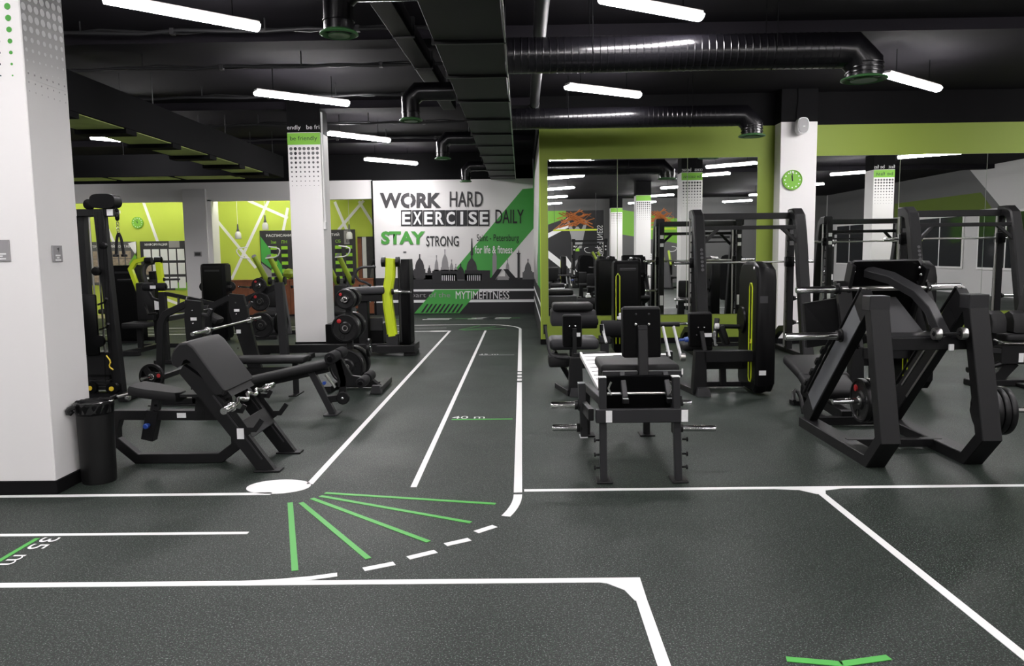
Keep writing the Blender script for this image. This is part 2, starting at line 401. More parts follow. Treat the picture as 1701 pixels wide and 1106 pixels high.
# near corner, swept arc of dashes and green rays
arc_strip((-1.38, 5.30), 1.335, 0, -.34, .06, 8)
for a, b in (((791, 884), (822, 874)), ((740, 905), (780, 896)), ((678, 927), (724, 916)), ((604, 946), (655, 936))):
    p, q = fl(*a), fl(*b); tline(p.x, p.y, q.x, q.y, .05, name='tape_dash')
q = [(-1.75, 3.853), (-1.5, 3.858), (-1.3, 3.878), (-1.13, 3.912), (-1.0, 3.955)]
tape([(x, y-.022) for x, y in q]+[(x-.012, y+.024) for x, y in q[::-1]], name='tape_curve', z=.003)
for a, b in (((482, 835), (490, 948)), ((500, 835), (612, 928)), ((518, 828), (712, 900)), ((532, 824), (782, 868)), ((540, 819), (823, 837))):
    p, q = fl(*a), fl(*b); tline(p.x, p.y, q.x, q.y, .036, 'tape_green', 'tape_ray')
# crossing lanes at the near side
tline(-8, 5.355, -1.82, 5.375, .05); tline(-8, 4.585, -1.71, 4.59, .038); tline(-8, 3.845, .56, 3.86, .055)
tline(-2.985, 3.95, -2.985, 4.53, .03, 'tape_green')
ORIGIN = V((0, 0, 0))
txt('lane_number', '35 m', (-2.95, 4.54, TZ+.001), (0, -.42, 0), (.11, 0, 0), 'tape_white', floor)
tline(-.74, 7.80, -.11, 7.80, .035, 'tape_green'); txt('lane_number', '40 m', (-.74, 7.83, TZ+.001), (.34, 0, 0), (0, .13, 0), 'tape_white', floor)
tline(-.73, 12.82, -.14, 12.82, .035, 'tape_far'); txt('lane_number', '45 m', (-.74, 12.85, TZ+.001), (.33, 0, 0), (0, .13, 0), 'tape_white', floor)
# right-hand courts
tline(0, 5.395, 8.6, 5.415, .05)
tape([(1.78, 5.375), (1.95, 5.345), (2.04, 5.25), (2.10, 5.25), (2.13, 5.33), (2.3, 5.385)], name='tape_corner', z=.003)
tline(2.075, 5.30, 2.075, 1.6, .05)
tape([(.30, 3.86), (.42, 3.82), (.50, 3.74), (.535, 3.62), (.595, 3.62), (.60, 3.887), (.30, 3.885)], name='tape_corner', z=.003)
tline(.568, 3.64, .568, 1.6, .055)
p = [fl(1305, 1093), fl(1395, 1099), fl(1475, 1090)]
tline(p[0].x, p[0].y-.01, p[1].x+.004, p[1].y-.02, .04, 'tape_green', 'tape_chevron'); tline(p[1].x-.004, p[1].y-.02, p[2].x, p[2].y-.01, .04, 'tape_green', 'tape_chevron')
# far bend of the track
tline(-12, 16.96, -1.60, 16.96, .06); tline(-12, 17.7, -1.75, 17.7, .04, 'tape_far'); tline(-12, 18.45, -1.1, 18.45, .05)
tape([(-2.02+.25*math.cos(t)+.2, 16.96+.09*math.sin(t)) for t in [2*PI*i/20 for i in range(20)]], name='tape_spot', z=.003)
arc_strip((-1.1, 17.2), 1.055, 0, PI/2, .055, 12, ry=1.25)
for a in (.35, .75, 1.15): tline(-1.5+.2*math.cos(a), 17.0+.2*math.sin(a), -1.5+1.2*math.cos(a), 17.0+1.25*math.sin(a), .03, 'tape_green', 'tape_ray')
for x0 in (-2.45, -1.27, -.35-.55+.03): 
    tline(x0-.15, 20.05, x0+.55, 20.05, .09, name='tape_dash'); tline(x0-.07, 20.35, x0+.58, 20.35, .06, name='tape_dash')
for x0 in (-3.4, -1.75, -.6): tline(x0, 20.2, x0+.55, 20.2, .05, 'tape_green', 'tape_dash')
# ------------------------------------------------------------------ mirrors on the green wall
def mirror(x0, x1, label):
    t = thing('wall_mirror_panel', label, 'mirror', ((x0+x1)/2, YM, .53), w=True, group='mirror panels on the green wall')
    G().span((x0+.003, YM-.008, .53), (x1-.003, YM+.001, 3.37)).build('backing', 'mirror_back', t)
    G().span((x0+.005, YM-.0095, .532), (x1-.005, YM-.0082, 3.368)).build('glass', 'mirror_glass', t)
for i, (a, b, l) in enumerate(((.49, 1.76, 'tall mirror panel nearest the mural corridor on the green wall'), (1.76, 3.03, 'middle mirror panel between corridor and white pillar'),
        (3.03, 4.30, 'mirror panel next to the white pillar with the clock, on its left'), (5.27, 6.86, 'mirror panel immediately right of the clock pillar'),
        (6.86, 8.42, 'mirror panel behind the far right smith machine'), (8.42, 9.98, 'mirror panel cut by the right edge of the photo'))): mirror(a, b, l)
# ------------------------------------------------------------------ pillars
def pillar(cx, cy, label, word, w=.6, d=.56, print_=True, face=-1, black=3.93, plinth=True):
    t = thing('pillar', label, 'pillar', (cx, cy, 0)); x, y = w/2, d/2
    G().span((-x, -y, 0), (x, y, black), .006).build('shaft', 'white_paint', t)
    G().span((-x, -y, black), (x, y, ZC), .004).build('black_top', 'black_paint', t)
    if plinth: G().span((-x-.012, -y-.012, 0), (x+.012, y+.012, .1), .004).build('plinth', 'black_paint', t)
    if not print_: return t
    for f in ((face, -face) if word[1] else (face,)):
        yy = f*(y+.002); s = -f
        G().span((-x, yy-.001, black-.22), (x, yy+.001, black-.01)).build('colour_band', 'green_band', t)
        if word[0]: txt('lettering', word[0], (-x*s*.82, yy+f*.002, black-.165), (w*.82*s, 0, 0), (0, 0, .10), 'black_print', t)
        if word[0]: txt('lettering', word[0][-5:]+'   '+word[0][:6], (-x*s*.98, yy+f*.002, black+.03), (w*.98*s, 0, 0), (0, 0, .10), 'white_grey', t)
        g, g2 = G(), G()
        for r in range(9):
            for c in range(7):
                (g2 if c == 1 else g).disc((s*(-x+.06+c*.08), yy+f*.001, black-.29-r*.083), .031*(1-r*.095), (1, 0, 0), (0, 0, 1))
        g.build('dot_print', 'grey_print_mid', t); g2.build('dot_print', 'black_print', t)
    return t
p2 = pillar(-3.93, 14.53, 'white pillar reading be friendly above rows of dots', ('be friendly', 0))
G().cyl((.31, -.2, 2.3), (.31, -.2, 4.3), .012, n=8).cyl((.31, -.14, 2.3), (.31, -.14, 4.3), .01, n=8).build('conduit', 'conduit', p2)
G().span((.29, -.27, 2.18), (.34, -.13, 2.32), .006).build('socket_box', 'conduit', p2)
p3 = pillar(4.92, 14.1, 'white pillar with clock and loudspeaker between the mirrors', ('', 0), .64, .34, False)
pillar(4.92, 5.7, 'white pillar reading be success, seen in the mirror left of the clock pillar', ('be success', 1))
pillar(10.4, 5.7, 'white pillar reading be fast, seen in the right-hand mirror', ('be fast', 1))
pillar(4.92, -3.1, 'white dotted pillar far behind, second in the mirror row', ('', 1))
pillar(4.92, -11.9, 'white dotted pillar at the far rear wall in the mirror', ('', 1))
np_ = thing('pillar', 'pale grey pillar of the lit niche with a small grey plate', 'pillar', (-9.08, 21.9, 0), w=True)
G().span((-9.47, 21.72, 0), (-8.82, 22.3, 3.6), .006).build('shaft', 'white_grey', np_)
G().span((-8.82, 21.8, 0), (-8.70, 22.3, 3.3)).build('reveal', 'white_paint', np_)
G().span((-9.22, 21.705, 1.72), (-9.0, 21.72, 1.86), .003).build('sign_plate', 'grey_print', np_)
G().span((-9.19, 21.70, 1.745), (-9.03, 21.706, 1.835)).build('sign_print', 'board', np_)
# big pillar at the left edge, with printed dots and two grey plates
p1 = thing('pillar', 'large white pillar cut by the left edge of the photo', 'pillar', (-3.72, 5.68, 0), w=True)
G().span((-4.04, 5.42, 0), (-3.405, 5.93, 3.93), .006).build('shaft', 'white_paint', p1)
G().span((-4.04, 5.42, 3.93), (-3.405, 5.93, ZC)).build('black_top', 'black_paint', p1)
G().span((-4.055, 5.405, 0), (-3.39, 5.945, .1), .004).build('plinth', 'black_paint', p1)
G().span((-3.406, 5.43, 2.95), (-3.4035, 5.92, 3.93)).build('printed_band', 'print_fade', p1)
gw, gg = G(), G()
for r in range(11):
    for c in range(7):
        rad = .027 if r < 6 else .027-.0045*(r-5)
        if rad > .004: gw.disc((-3.402, 5.458+c*.071, 3.72-r*.072+c*.006), rad, (0, 1, 0), (0, 0, 1))
for r in range(3):
    for c in range(7): gg.disc((-3.402, 5.458+c*.071, 2.985-r*.06), .0075-.0015*r, (0, 1, 0), (0, 0, 1))
gw.build('dot_print', 'white_print', p1); gg.build('dot_print', 'grey_print', p1)
ga, gb = G(), G()
for r, rad in enumerate((.023, .023, .0225, .022, .021, .0195, .017, .013, .009, .006)):
    z = 3.65-r*.0765
    ga.disc((-3.487, 5.418, z), rad, (1, 0, 0), (0, 0, 1)); gb.disc((-3.57, 5.418, z), rad*.9, (1, 0, 0), (0, 0, 1))
ga.build('dot_print', 'green_stay', p1); gb.build('dot_print', 'black_print', p1)
s1 = G().span((-3.402, 5.575, 1.68), (-3.393, 5.69, 1.80), .002).build('sign_plate', 'grey_print', p1, 'small square grey plate with white print')
for z, w in ((1.728, .030), (1.711, .016), (1.694, .034)): G().span((-3.3935, 5.632-w, z-.006), (-3.3925, 5.632+w, z+.005)).build('print_line', 'sticker', s1)
G().poly([(-3.3925, 5.62, 1.775), (-3.3925, 5.65, 1.785), (-3.3925, 5.648, 1.765), (-3.3925, 5.637, 1.748), (-3.3925, 5.64, 1.765)], (.001, 0, 0)).build('emblem', 'board', s1)
s2 = G().span((-3.74, 5.410, 1.69), (-3.60, 5.419, 1.84), .002).build('sign_plate', 'grey_print', p1)
for z, w in ((1.742, .045), (1.726, .02), (1.708, .042)): G().span((-3.672-w, 5.4092, z-.005), (-3.672+w, 5.4102, z+.005)).build('print_line', 'sticker', s2)
# ------------------------------------------------------------------ lamps
def lamp(p, q, label, m='lamp_white'):
    p, q = V(p), V(q); c = (p+q)/2; d = q-p; L = d.length
    t = thing('linear_lamp', label, 'lamp', c, math.atan2(d.y, d.x), group='linear ceiling lamps')
    G().box((0, 0, .045), (L, .13, .04), .008, 2).build('housing', 'lamp_housing', t)
    g = G(); n = 8; r = [(.078*math.cos(PI+PI*i/n), .06*math.sin(PI+PI*i/n)+.026) for i in range(n+1)]
    g.ring_sweep([[V((-L/2+.03, x*.8, z*.9)) for x, z in r], [V((-L/2, x, z)) for x, z in r], [V((L/2, x, z)) for x, z in r]]); g.build('tube_cover', m, t)
    for s in (-1, 1): G().cyl((s*L*.32, 0, .06), (s*L*.32, 0, ZC-c.z), .005, n=6).build('hanger', 'frame_black', t)
    return t
LZ = 4.1
for a, b, l in (((-3.86, 7.43), (-2.76, 8.41), 'nearest linear lamp at the top left of the photo'), ((-3.9, 11.65), (-2.75, 12.60), 'linear lamp second in the left row, before the be friendly pillar'),
        ((-3.80, 15.54), (-2.79, 16.65), 'linear lamp just right of the be friendly pillar top'), ((-3.90, 19.75), (-2.78, 20.9), 'farthest linear lamp in front of the mural wall'),
        ((.81, 7.69), (1.88, 8.32), 'linear lamp at the top edge above the large round duct'), ((.70, 11.6), (1.85, 12.3), 'linear lamp between the two round ducts'),
        ((5.13, 11.15), (6.40, 12.2), 'linear lamp at top right beside the green outlet'), ((-8.56, 15.6), (-7.5, 16.6), 'linear lamp half hidden behind the black suspended frame')):
    lamp((*a, LZ), (*b, LZ), l)
for k, (x, y) in enumerate([(x, y) for y in (3.3, -1.2, -5.7, -10.2) for x in (-8.0, -3.3, 1.4, 6.0, 10.7)]+[(10.7, 7.8), (10.7, 12.0), (-8.0, 7.8), (6.0, 7.0-.9), (-12.5, 7.8), (-12.5, 12), (-12.5, 16)]):
    d = V((.58, .45, 0)); lamp(V((x, y, LZ))-d, V((x, y, LZ))+d, 'linear lamp of the ceiling grid, out of direct view')  # lamps out of view; some show in no mirror and only light the room
# lamps hidden behind the niche soffit
for x in (-14.0, -11.8, -10.2, -8.0, -6.7):
    t = thing('niche_lamp', 'lamp tucked behind the white soffit of the lime niche', 'lamp', (x, 22.25, 3.72), group='lamps behind the niche soffit')
    G().box((0, 0, .045), (1.3, .1, .05), .006).build('housing', 'lamp_housing', t); G().box((0, 0, .005), (1.25, .08, .03), .01, 2).build('tube_cover', 'lamp_niche', t)
# ------------------------------------------------------------------ ducts and pipes
ad = thing('air_duct', 'long black rectangular air duct running to the mural wall', 'duct', (-.49, 11, 3.74), w=True)
G().span((-.82, -2, 3.74), (-.15, 21.75, 4.12), .004).build('duct_body', 'duct_flat', ad)
y = -1.0
while y < 21.7:
    G().span((-.845, y-.02, 3.715), (-.125, y+.02, 4.145)).build('flange', 'metal_dark', ad); y += 1.45
G().span((-.14, -2, 3.72), (-.125, 21.7, 3.76)).build('edge_rail', 'steel', ad)
def outlet(x, y, z, r, t, label=None):
    G().lathe([(r, .02), (r*1.28, .0), (r*1.3, -.012), (r*1.18, -.02), (r*.98, .01), (r*.9, .03), (r*.2, .035)], (x, y, z), (0, 0, 1), 28).build('outlet_ring', 'diffuser_green', t)
    G().lathe([(r*.15, -.005), (r*.72, -.01), (r*.74, 0), (r*.15, .02)], (x, y, z-.015), (0, 0, 1), 24).build('outlet_cone', 'diffuser_green', t)
def mitre_elbow(a, b, c, d, r, n):
    P = [V(q) for q in (a, b, c, d)]; rings = []
    for i, q in enumerate(P):
        d0 = (q-P[i-1]).normalized() if i else (P[1]-q).normalized(); d1 = (P[i+1]-q).normalized() if i < 3 else d0
        m = (d0+d1).normalized(); k = 1/m.dot(d0); u = V((-m.z, 0, m.x))*k
        rings.append([q+V((0, 1, 0))*(r*math.cos(2*PI*h/n))+u*(r*math.sin(2*PI*h/n)) for h in range(n)])
    g = G(); g.ring_sweep(rings); return g
def round_duct(y, x0, x1, zc, r, zo, label):
    t = thing('spiral_duct', label, 'duct', (x0, y, zc), w=True, group='round branch ducts')
    prof = []; L = x1-.32-x0; n = int(L/.075)
    for i in range(n): a = i*L/n; prof += [(r, a), (r, a+.060), (r+.0045, a+.066), (r+.0045, a+.072)]
    G().lathe(prof, (x0, y, zc), (1, 0, 0), 28).build('spiral_pipe', 'duct', t)
    n = 28; e = .15; mitre_elbow((x1-.34, y, zc), (x1-e, y, zc), (x1, y, zc-e), (x1, y, zo+.01), r, n).build('elbow', 'duct', t)
    g = G()
    for k in range(3): g.lathe([(r, 0), (r+.012, .004), (r+.012, .014), (r, .018)], (x1, y, zo+.05+k*.045), (0, 0, 1), 28)
    g.build('collar_rib', 'duct', t); outlet(x1, y, zo, r, t)
    for xx in (x0+.9, x1-1.0): G().tube([(xx, y-r-.01, ZC), (xx, y-r-.01, zc), (xx, y-r*.7, zc-r*.75), (xx, y, zc-r-.01), (xx, y+r*.7, zc-r*.75), (xx, y+r+.01, zc), (xx, y+r+.01, ZC)], .005, 6).build('hanger', 'frame_black', t)
    return t
round_duct(8.6, -.12, 3.72, 3.82, .185, 3.52, 'large black spiral duct with green outlet, nearer of the right two')
round_duct(12.8, -.12, 3.76, 3.86, .165, 3.54, 'smaller black spiral duct crossing before the green wall')
for (x, y, l) in ((-1.52, 6.73, 'black duct elbow with green outlet at the top edge'), (-1.52, 11.0, 'black duct elbow above the track, second from camera'),
                  (-1.52, 15.4, 'black duct elbow third along the rectangular duct'), (-1.42, 20.3, 'farthest small duct elbow in front of the mural')):
    t = thing('duct_elbow', l, 'duct', (x, y, 3.57), w=True, group='left duct elbows'); r = .125; n = 24
    mitre_elbow((-.85, y, 3.95), (x+.11, y, 3.95), (x, y, 3.84), (x, y, 3.585), r, n).build('elbow', 'duct', t)
    G().lathe([(r, 0), (r+.01, .004), (r+.01, .012), (r, .016)], (x, y, 3.66), (0, 0, 1), 24).build('collar_rib', 'duct', t); G().cyl((-1.0, y, 4.05), (-1.0, y, ZC), .006, n=6).build('hanger', 'metal_dark', t); outlet(x, y, 3.57, r, t)
t = thing('drain_pipe', 'dark grey drain pipe running along the ceiling above round ducts', 'pipe', (.2, 9, 4.1), w=True)
G().cyl((.2, -3, 4.14), (.25, 14.2, 4.14), .075, n=20).build('pipe', 'pipe_grey', t)
for y in (1.5, 5, 7.1, 10.2, 13): G().cyl((.2+y*.0035, y, 4.14), (.2+y*.0035, y+.1, 4.14), .088, n=20).build('socket_ring', 'pipe_grey', t)
t = thing('cable_duct', 'narrow black duct slanting beside the rectangular air duct', 'duct', (-1.35, 9, 4.2), w=True)
G().beam((-1.42, 5, 4.25), (-1.2, 13.5, 4.25), .22, .2).build('duct_body', 'duct_flat', t)
for y in (6, 7.5, 9, 10.5, 12): G().box((-1.395+(y-5)*.026-.01, y, 4.25), (.25, .03, .23)).build('flange', 'metal_dark', t)
for k, (y, z, l) in enumerate(((9.4, 4.36, 'nearest thin black pipe run under the ceiling'), (10.9, 4.3, 'thin black pipe run with clamps behind the second lamp'), (12.9, 4.3, 'thin black pipe run above the be friendly pillar'), (15.6, 4.3, 'far thin black pipe run under the ceiling'), (17.6, 4.3, 'farthest thin black pipe run before the mural'))):
    t = thing('ceiling_pipe', l, 'pipe', (-3, y, z), w=True, group='thin ceiling pipes')
    G().tube([(-7+i*.5, y+.02*math.sin(i*1.7), z+.015*math.sin(i*2.3)) for i in range(13)], .022, 8).build('pipe', 'metal_dark', t)
    G().tube([(-7+i*.5, y+.09+.03*math.sin(i*1.1), z+.03+.03*math.sin(i*1.9)) for i in range(13)], .012, 6).build('cable', 'metal_dark', t)
    for x in (-5.2, -3.0): G().cyl((x, y, z), (x, y, ZC), .01, n=6).build('hanger', 'metal_dark', t)
    for x in (-4.1, -1.9): G().box((x, y, z), (.05, .07, .07)).build('clamp', 'metal_dark', t)
# black suspended frame with green panels, upper left
fr = thing('suspended_frame', 'black suspended ring beam with green panels underneath at upper left', 'ceiling frame', (-5.85, 12, 3.5), w=True)
G().span((-6.25, 4.4, 3.51), (-5.5, 18.15, 4.0), .006).build('side_beam', 'frame_black', fr)
G().span((-11.2, 17.4, 3.51), (-6.25, 18.15, 4.0), .006).build('end_beam', 'frame_black', fr)
G().span((-11.9, 4.4, 3.51), (-11.2, 18.15, 4.0), .006).build('side_beam', 'frame_black', fr)
y = 5.45
while y < 17:
    G().span((-6.2, y, 3.50), (-5.53, y+1.13, 3.512)).build('green_panel', 'panel_green', fr); G().span((-6.24, y+1.14, 3.44), (-5.51, y+1.44, 3.512)).build('cross_rib', 'frame_black', fr); y += 1.455
for k in range(3): G().span((-7.75-k*1.5, 17.45, 3.50), (-6.4-k*1.5, 18.1, 3.512)).build('green_panel', 'panel_green', fr)
for yy in (6.2, 9.1, 12.0, 14.9, 17.7):
    for x in (-5.6, -6.1): G().cyl((x, yy, 4.0), (x, yy, ZC), .008, n=6).build('hanger', 'metal_dark', fr)
for x in (-9, -11.5): G().cyl((x, 17.7, 4.0), (x, 17.7, ZC), .008, n=6).build('hanger', 'metal_dark', fr)
# ------------------------------------------------------------------ things of the niche
def niche_board(name, x0, x1, z0, z1, label, cat='notice board', m='board'):
    t = thing(name, label, cat, ((x0+x1)/2, YN, z0), w=True); G().span((x0, YN-.045, z0), (x1, YN-.016, z1), .003).build('panel', m, t); return t
def nb(t, name, x0, x1, z0, z1, m, k=1): return G().span((x0, YN-.045-.003*k, z0), (x1, YN-.043, z1)).build(name, m, t)
b = niche_board('trainer_board', -13.05, -11.62, .9, 2.2, 'grey trainer staff board behind the cable tower', m='board_grey')
txt('lettering', 'ТРЕНЕРСКИЙ СОСТАВ', (-12.95, YN-.050, 2.02), (1.15, 0, 0), (0, 0, .1), 'white_print', b, .01)
for r in range(4):
    for c in range(6): nb(b, 'portrait', -12.95+c*.2, -12.79+c*.2, 1.7-r*.24, 1.92-r*.24, 'photo')
G().poly([(-11.86, YN-.049, 2.15), (-11.62, YN-.049, 2.2), (-11.62, YN-.049, 1.75)], (0, .004, 0)).build('corner_print', 'white_print', b)
G().poly([(-11.86, YN-.049, 1.55), (-11.62, YN-.049, 1.9), (-11.62, YN-.049, .9), (-11.86, YN-.049, .9)], (0, .004, 0)).build('corner_print', 'green_band', b)
b = niche_board('information_board', -11.5, -10.08, .72, 2.2, 'dark information board with white sheets on the lime wall', m='board')
txt('lettering', 'ИНФОРМАЦИЯ', (-11.35, YN-.050, 2.05), (.68, 0, 0), (0, 0, .09), 'white_print', b, .01)
nb(b, 'colour_field', -10.62, -10.3, 2.0, 2.2, 'grey_print'); nb(b, 'colour_field', -10.5, -10.08, .72, .95, 'green_band')
for r in range(3):
    for c in range(5): nb(b, 'sheet', -11.4+c*.255, -11.19+c*.255, 1.62-r*.42, 1.96-r*.42, 'photo' if (r, c) == (1, 0) else 'paper', 2)
b = niche_board('timetable_board', -7.86, -4.98, .95, 2.47, 'dark class timetable board behind the lime arms', m='board')
txt('lettering', 'РАСПИСАНИЕ ГРУППОВЫХ ЗАНЯТИЙ', (-7.66, YN-.053, 2.28), (2.2, 0, 0), (0, 0, .1), 'white_print', b, .01)
G().poly([(-7.84, YN-.050, 2.3), (-7.84, YN-.050, 1.55), (-7.1, YN-.050, .97), (-7.0, YN-.050, 1.1)], (0, .004, 0)).build('corner_print', 'green_print', b)
G().poly([(-7.84, YN-.050, 1.5), (-7.84, YN-.050, .97), (-7.2, YN-.050, .97)], (0, .004, 0)).build('corner_print', 'grey_print', b)
for c, d in enumerate(('Зона', 'ПН', 'ВТ', 'СР', 'ЧТ', 'ПТ', 'СБ', 'ВС')):
    x = -7.55+c*.325
    txt('lettering', d, (x+.02, YN-.053, 2.08), (.16, 0, 0), (0, 0, .09), 'slot_green' if c < 7 else 'black_print', b)
    for r in range(9): nb(b, 'slot', x, x+.19, 1.9-r*.115, 1.995-r*.115, 'slot_green' if r % 2 == 0 else 'black_print', 2)
nb(b, 'colour_field', -5.32, -5.16, 2.03, 2.44, 'grey_print')
b = niche_board('door_panel', -4.92, -4.16, .0, 2.25, 'dark panel with a grey figure print beside the mural', 'panel', 'dark_print')
nb(b, 'strip', -4.92, -4.8, .02, 2.2, 'wood'); nb(b, 'strip', -4.78, -4.66, .02, 2.24, 'sticker', 2)
g = G(); g.poly([(x, YN-.053, z) for x, z in ((-4.6, .9), (-4.52, 1.3), (-4.42, 1.58), (-4.40, 1.75), (-4.35, 1.86), (-4.28, 1.86), (-4.22, 1.7), (-4.20, 1.45), (-4.17, 1.3), (-4.17, .9))], (0, .004, 0)); g.build('figure_print', 'grey_print_mid', b)
t = thing('wall_clock', 'small lime wall clock on the lime niche wall', 'clock', (-11.54, YN, 2.76), w=True)
def clock(t, c, r, hands):
    c = V(c); G().lathe([(r, 0), (r*1.03, .012), (r*1.03, .035), (r*.97, .04), (r*.95, .028), (.001, .028)], c, (0, -1, 0), 32).build('case', 'green_band', t)
    for k in range(12):
        a = 2*PI*k/12; G().disc(c+V((r*.78*math.sin(a), -.030, r*.78*math.cos(a))), r*.075, (1, 0, 0), (0, 0, 1), 8).build('hour_mark', 'white_print', t)
    for a, l, w in hands:
        d = V((math.sin(a), 0, math.cos(a))); s = V((d.z, 0, -d.x))*w; p = c+V((0, -.033, 0)); G().poly([p-d*.02-s, p+d*l-s*.4, p+d*l+s*.4, p-d*.02+s], (0, -.002, 0)).build('hand', 'black_print', t)
clock(t, (-11.54, YN-.002, 2.76), .17, ((-.7, .09, .008), (0, .12, .006)))
for x, zt, l in ((-8.27, 2.6, 'left bottle-shaped pendant lamp hanging before the lime wall'), (-7.46, 2.85, 'middle bottle-shaped pendant lamp above the timetable board'), (-5.01, 2.55, 'bottle-shaped pendant lamp right of the be friendly pillar')):
    t = thing('pendant_lamp', l, 'lamp', (x, 22.6, zt-.35), w=True, group='bottle pendants of the reception')
    G().cyl((x, 22.6, zt), (x, 22.6, 3.8), .006, n=6).build('cord', 'conduit', t)
    G().lathe([(.012, .05), (.022, 0), (.024, -.08), (.05, -.17)], (x, 22.6, zt), (0, 0, 1), 16).build('neck', 'pipe_grey', t)
    G().lathe([(.05, -.17), (.085, -.23), (.09, -.36), (.08, -.38), (.02, -.38)], (x, 22.6, zt), (0, 0, 1), 16).build('shade', 'pendant', t)
for x, l in ((-8.45, 'left round green plant on the reception ledge'), (-6.6, 'right round green plant on the reception ledge')):
    g = G(); g.lathe([(.02, .0), (.13, .06), (.16, .15), (.12, .25), (.02, .29)], (x, 21.86, 1.045), (0, 0, 1), 14)
    for v in g.bm.verts: v.co += V((random.uniform(-.02, .02), random.uniform(-.02, .02), random.uniform(0, .02)))
    ORIGIN = V((x, 21.86, 1.045)); o = g.build('round_plant', 'lime_olive'); o.location = ORIGIN; tag(o, l, 'plant', 'green balls on the reception')
# ------------------------------------------------------------------ pillar clock and loudspeaker
t = thing('wall_clock', 'round green wall clock with white marks on the white pillar', 'clock', (4.81, 13.93, 2.92), w=True)
clock(t, (4.81, 13.928, 2.92), .17, ((-.22, .09, .010), (-.03, .13, .008)))
txt('numeral', '12', (4.77, 13.928-.031, 3.03), (.07, 0, 0), (0, 0, .045), 'white_print', t)
t = thing('loudspeaker', 'grey oval loudspeaker mounted high on the white pillar', 'loudspeaker', (4.90, 13.93, 3.82), w=True)
def oval(w, h, y, n=28): return [V((4.91+w*math.copysign(abs(math.cos(2*PI*i/n))**.7, math.cos(2*PI*i/n)), y, 3.83+h*math.copysign(abs(math.sin(2*PI*i/n))**.85, math.sin(2*PI*i/n)))) for i in range(n)]
G().ring_sweep([oval(.08, .11, 13.9), oval(.10, .135, 13.86), oval(.105, .14, 13.70), oval(.095, .13, 13.69)]).build('case', 'sticker', t)
G().ring_sweep([oval(.09, .125, 13.692), oval(.085, .12, 13.682)]).build('grille', 'speaker_grey', t)
G().span((4.90, 13.676, 3.81), (4.935, 13.683, 3.82)).build('badge', 'white_print', t); G().cyl((4.88, 13.88, 3.84), (4.88, 13.93, 3.84), .03).build('bracket', 'metal_black', t)
G().tube([(4.87, 13.91, 3.93), (4.86, 13.915, 4.1), (4.89, 13.915, 4.3), (4.88, 13.915, ZC)], .008, 6, 1).build('cable', 'black_paint', t)
# ------------------------------------------------------------------ rear of the room, seen only in the mirrors
rm = YR+.003
def rear(name, pts, m, k=1): return struct(name, G().poly([(x, YR+.003*k, z) for x, z in pts], (0, -.002, 0)), m, wall_rear)
rear('black_mural', [(-3, 0), (4.4, 0), (4.4, 3.9), (-3, 3.9)], 'black_print')
for q in ([(1.2, 1.6), (1.2, 2.0), (2.2, 1.2), (2.2, .8)], [(2.1, 1.4), (2.4, 1.5), (3.1, .5), (2.8, .5)], [(1.0, 2.5), (2.6, 3.3), (2.7, 3.1), (1.1, 2.3)], [(3.2, 1.2), (3.0, .4), (3.5, .4)]): rear('white_band', q, 'white_print', 2)
rear('green_field', [(.6, 2.9), (.6, 3.9), (2.4, 3.9), (2.4, 3.5)], 'green_band', 3)
rear('athlete_print', [(2.55, .6), (2.7, 1.2), (2.75, 1.9), (2.65, 2.6), (2.45, 3.35), (2.55, 3.4), (2.8, 2.85), (2.95, 3.05), (3.05, 3.05), (3.2, 2.85), (3.45, 3.4), (3.55, 3.35), (3.35, 2.6), (3.22, 1.9), (3.35, 1.2), (3.55, .6), (3.35, .6), (3.05, 1.3), (2.75, .6)], 'skin_grey', 3)
rear('shorts_print', [(2.7, 1.1), (2.74, 1.9), (3.24, 1.9), (3.36, 1.1), (3.05, 1.35)], 'black_print', 4); rear('label_print', [(2.9, 1.75), (3.1, 1.75), (3.1, 1.9), (2.9, 1.9)], 'slot_green', 5)
txt('lettering', 'MYTIMEFITNESS', (4.05, YR+.012, 1.0), (0, 0, 2.1), (.3, 0, 0), 'white_print', wall_rear)
rear('grey_field', [(5.4, 0), (9.5, 0), (9.5, 2.5), (5.4, 3.2)], 'board_grey', 1); rear('green_field', [(5.4, 2.6), (9.5, 1.9), (9.5, 3.2), (5.4, 3.9)], 'green_band', 2)
txt('lettering', 'be', (7.4, YR+.012, 1.2), (-.7, 0, 0), (0, 0, .6), 'white_print', wall_rear)
wr = lambda name, pts, m, k=1: struct(name, G().poly([(XR-.003*k, y, z) for y, z in pts], (.002, 0, 0)), m, wall_right)
wr('grey_field', [(-12.9, 3.0), (2, 3.0), (0, ZC), (-12.9, ZC)], 'board_grey'); wr('green_field', [(-5.5, 3.0), (1.5, 3.0), (.8, 3.6), (-5.5, 3.6)], 'olive_paint', 2)
for k in range(6):
    y0 = -11.5+k*4.1
    w = struct('window_%d' % (k+1), G().span((XR-.05, y0, .9), (XR-.01, y0+3.2, 2.9), .004), 'white_paint')
    for c in range(2): struct('pane', G().span((XR-.056, y0+.08+c*1.56, .98), (XR-.048, y0+1.56+c*1.56, 2.82)), 'glass_dark', w)
t = thing('hanging_sign', 'orange line-art sign hanging at the rear, seen in the mirror', 'sign', (4, -9, 3.1), w=True)
for x0, x1 in ((1.6, 3.6), (6.0, 7.4)):
    g = G()
    for k in range(7): g.tube([(x0+(x1-x0)*((i*.37+k*.23) % 1), -9, 2.8+.95*((i*.61+k*.31) % 1)) for i in range(5)], .03, 6)
    g.build('line_art', 'orange', t); G().span((x0-.05, -9.03, 2.72), (x1+.05, -8.97, 2.8)).build('rail', 'lime', t)
    for x in (x0, x1): G().cyl((x, -9, 2.75), (x, -9, ZC), .01, n=6).build('hanger', 'metal_dark', t)
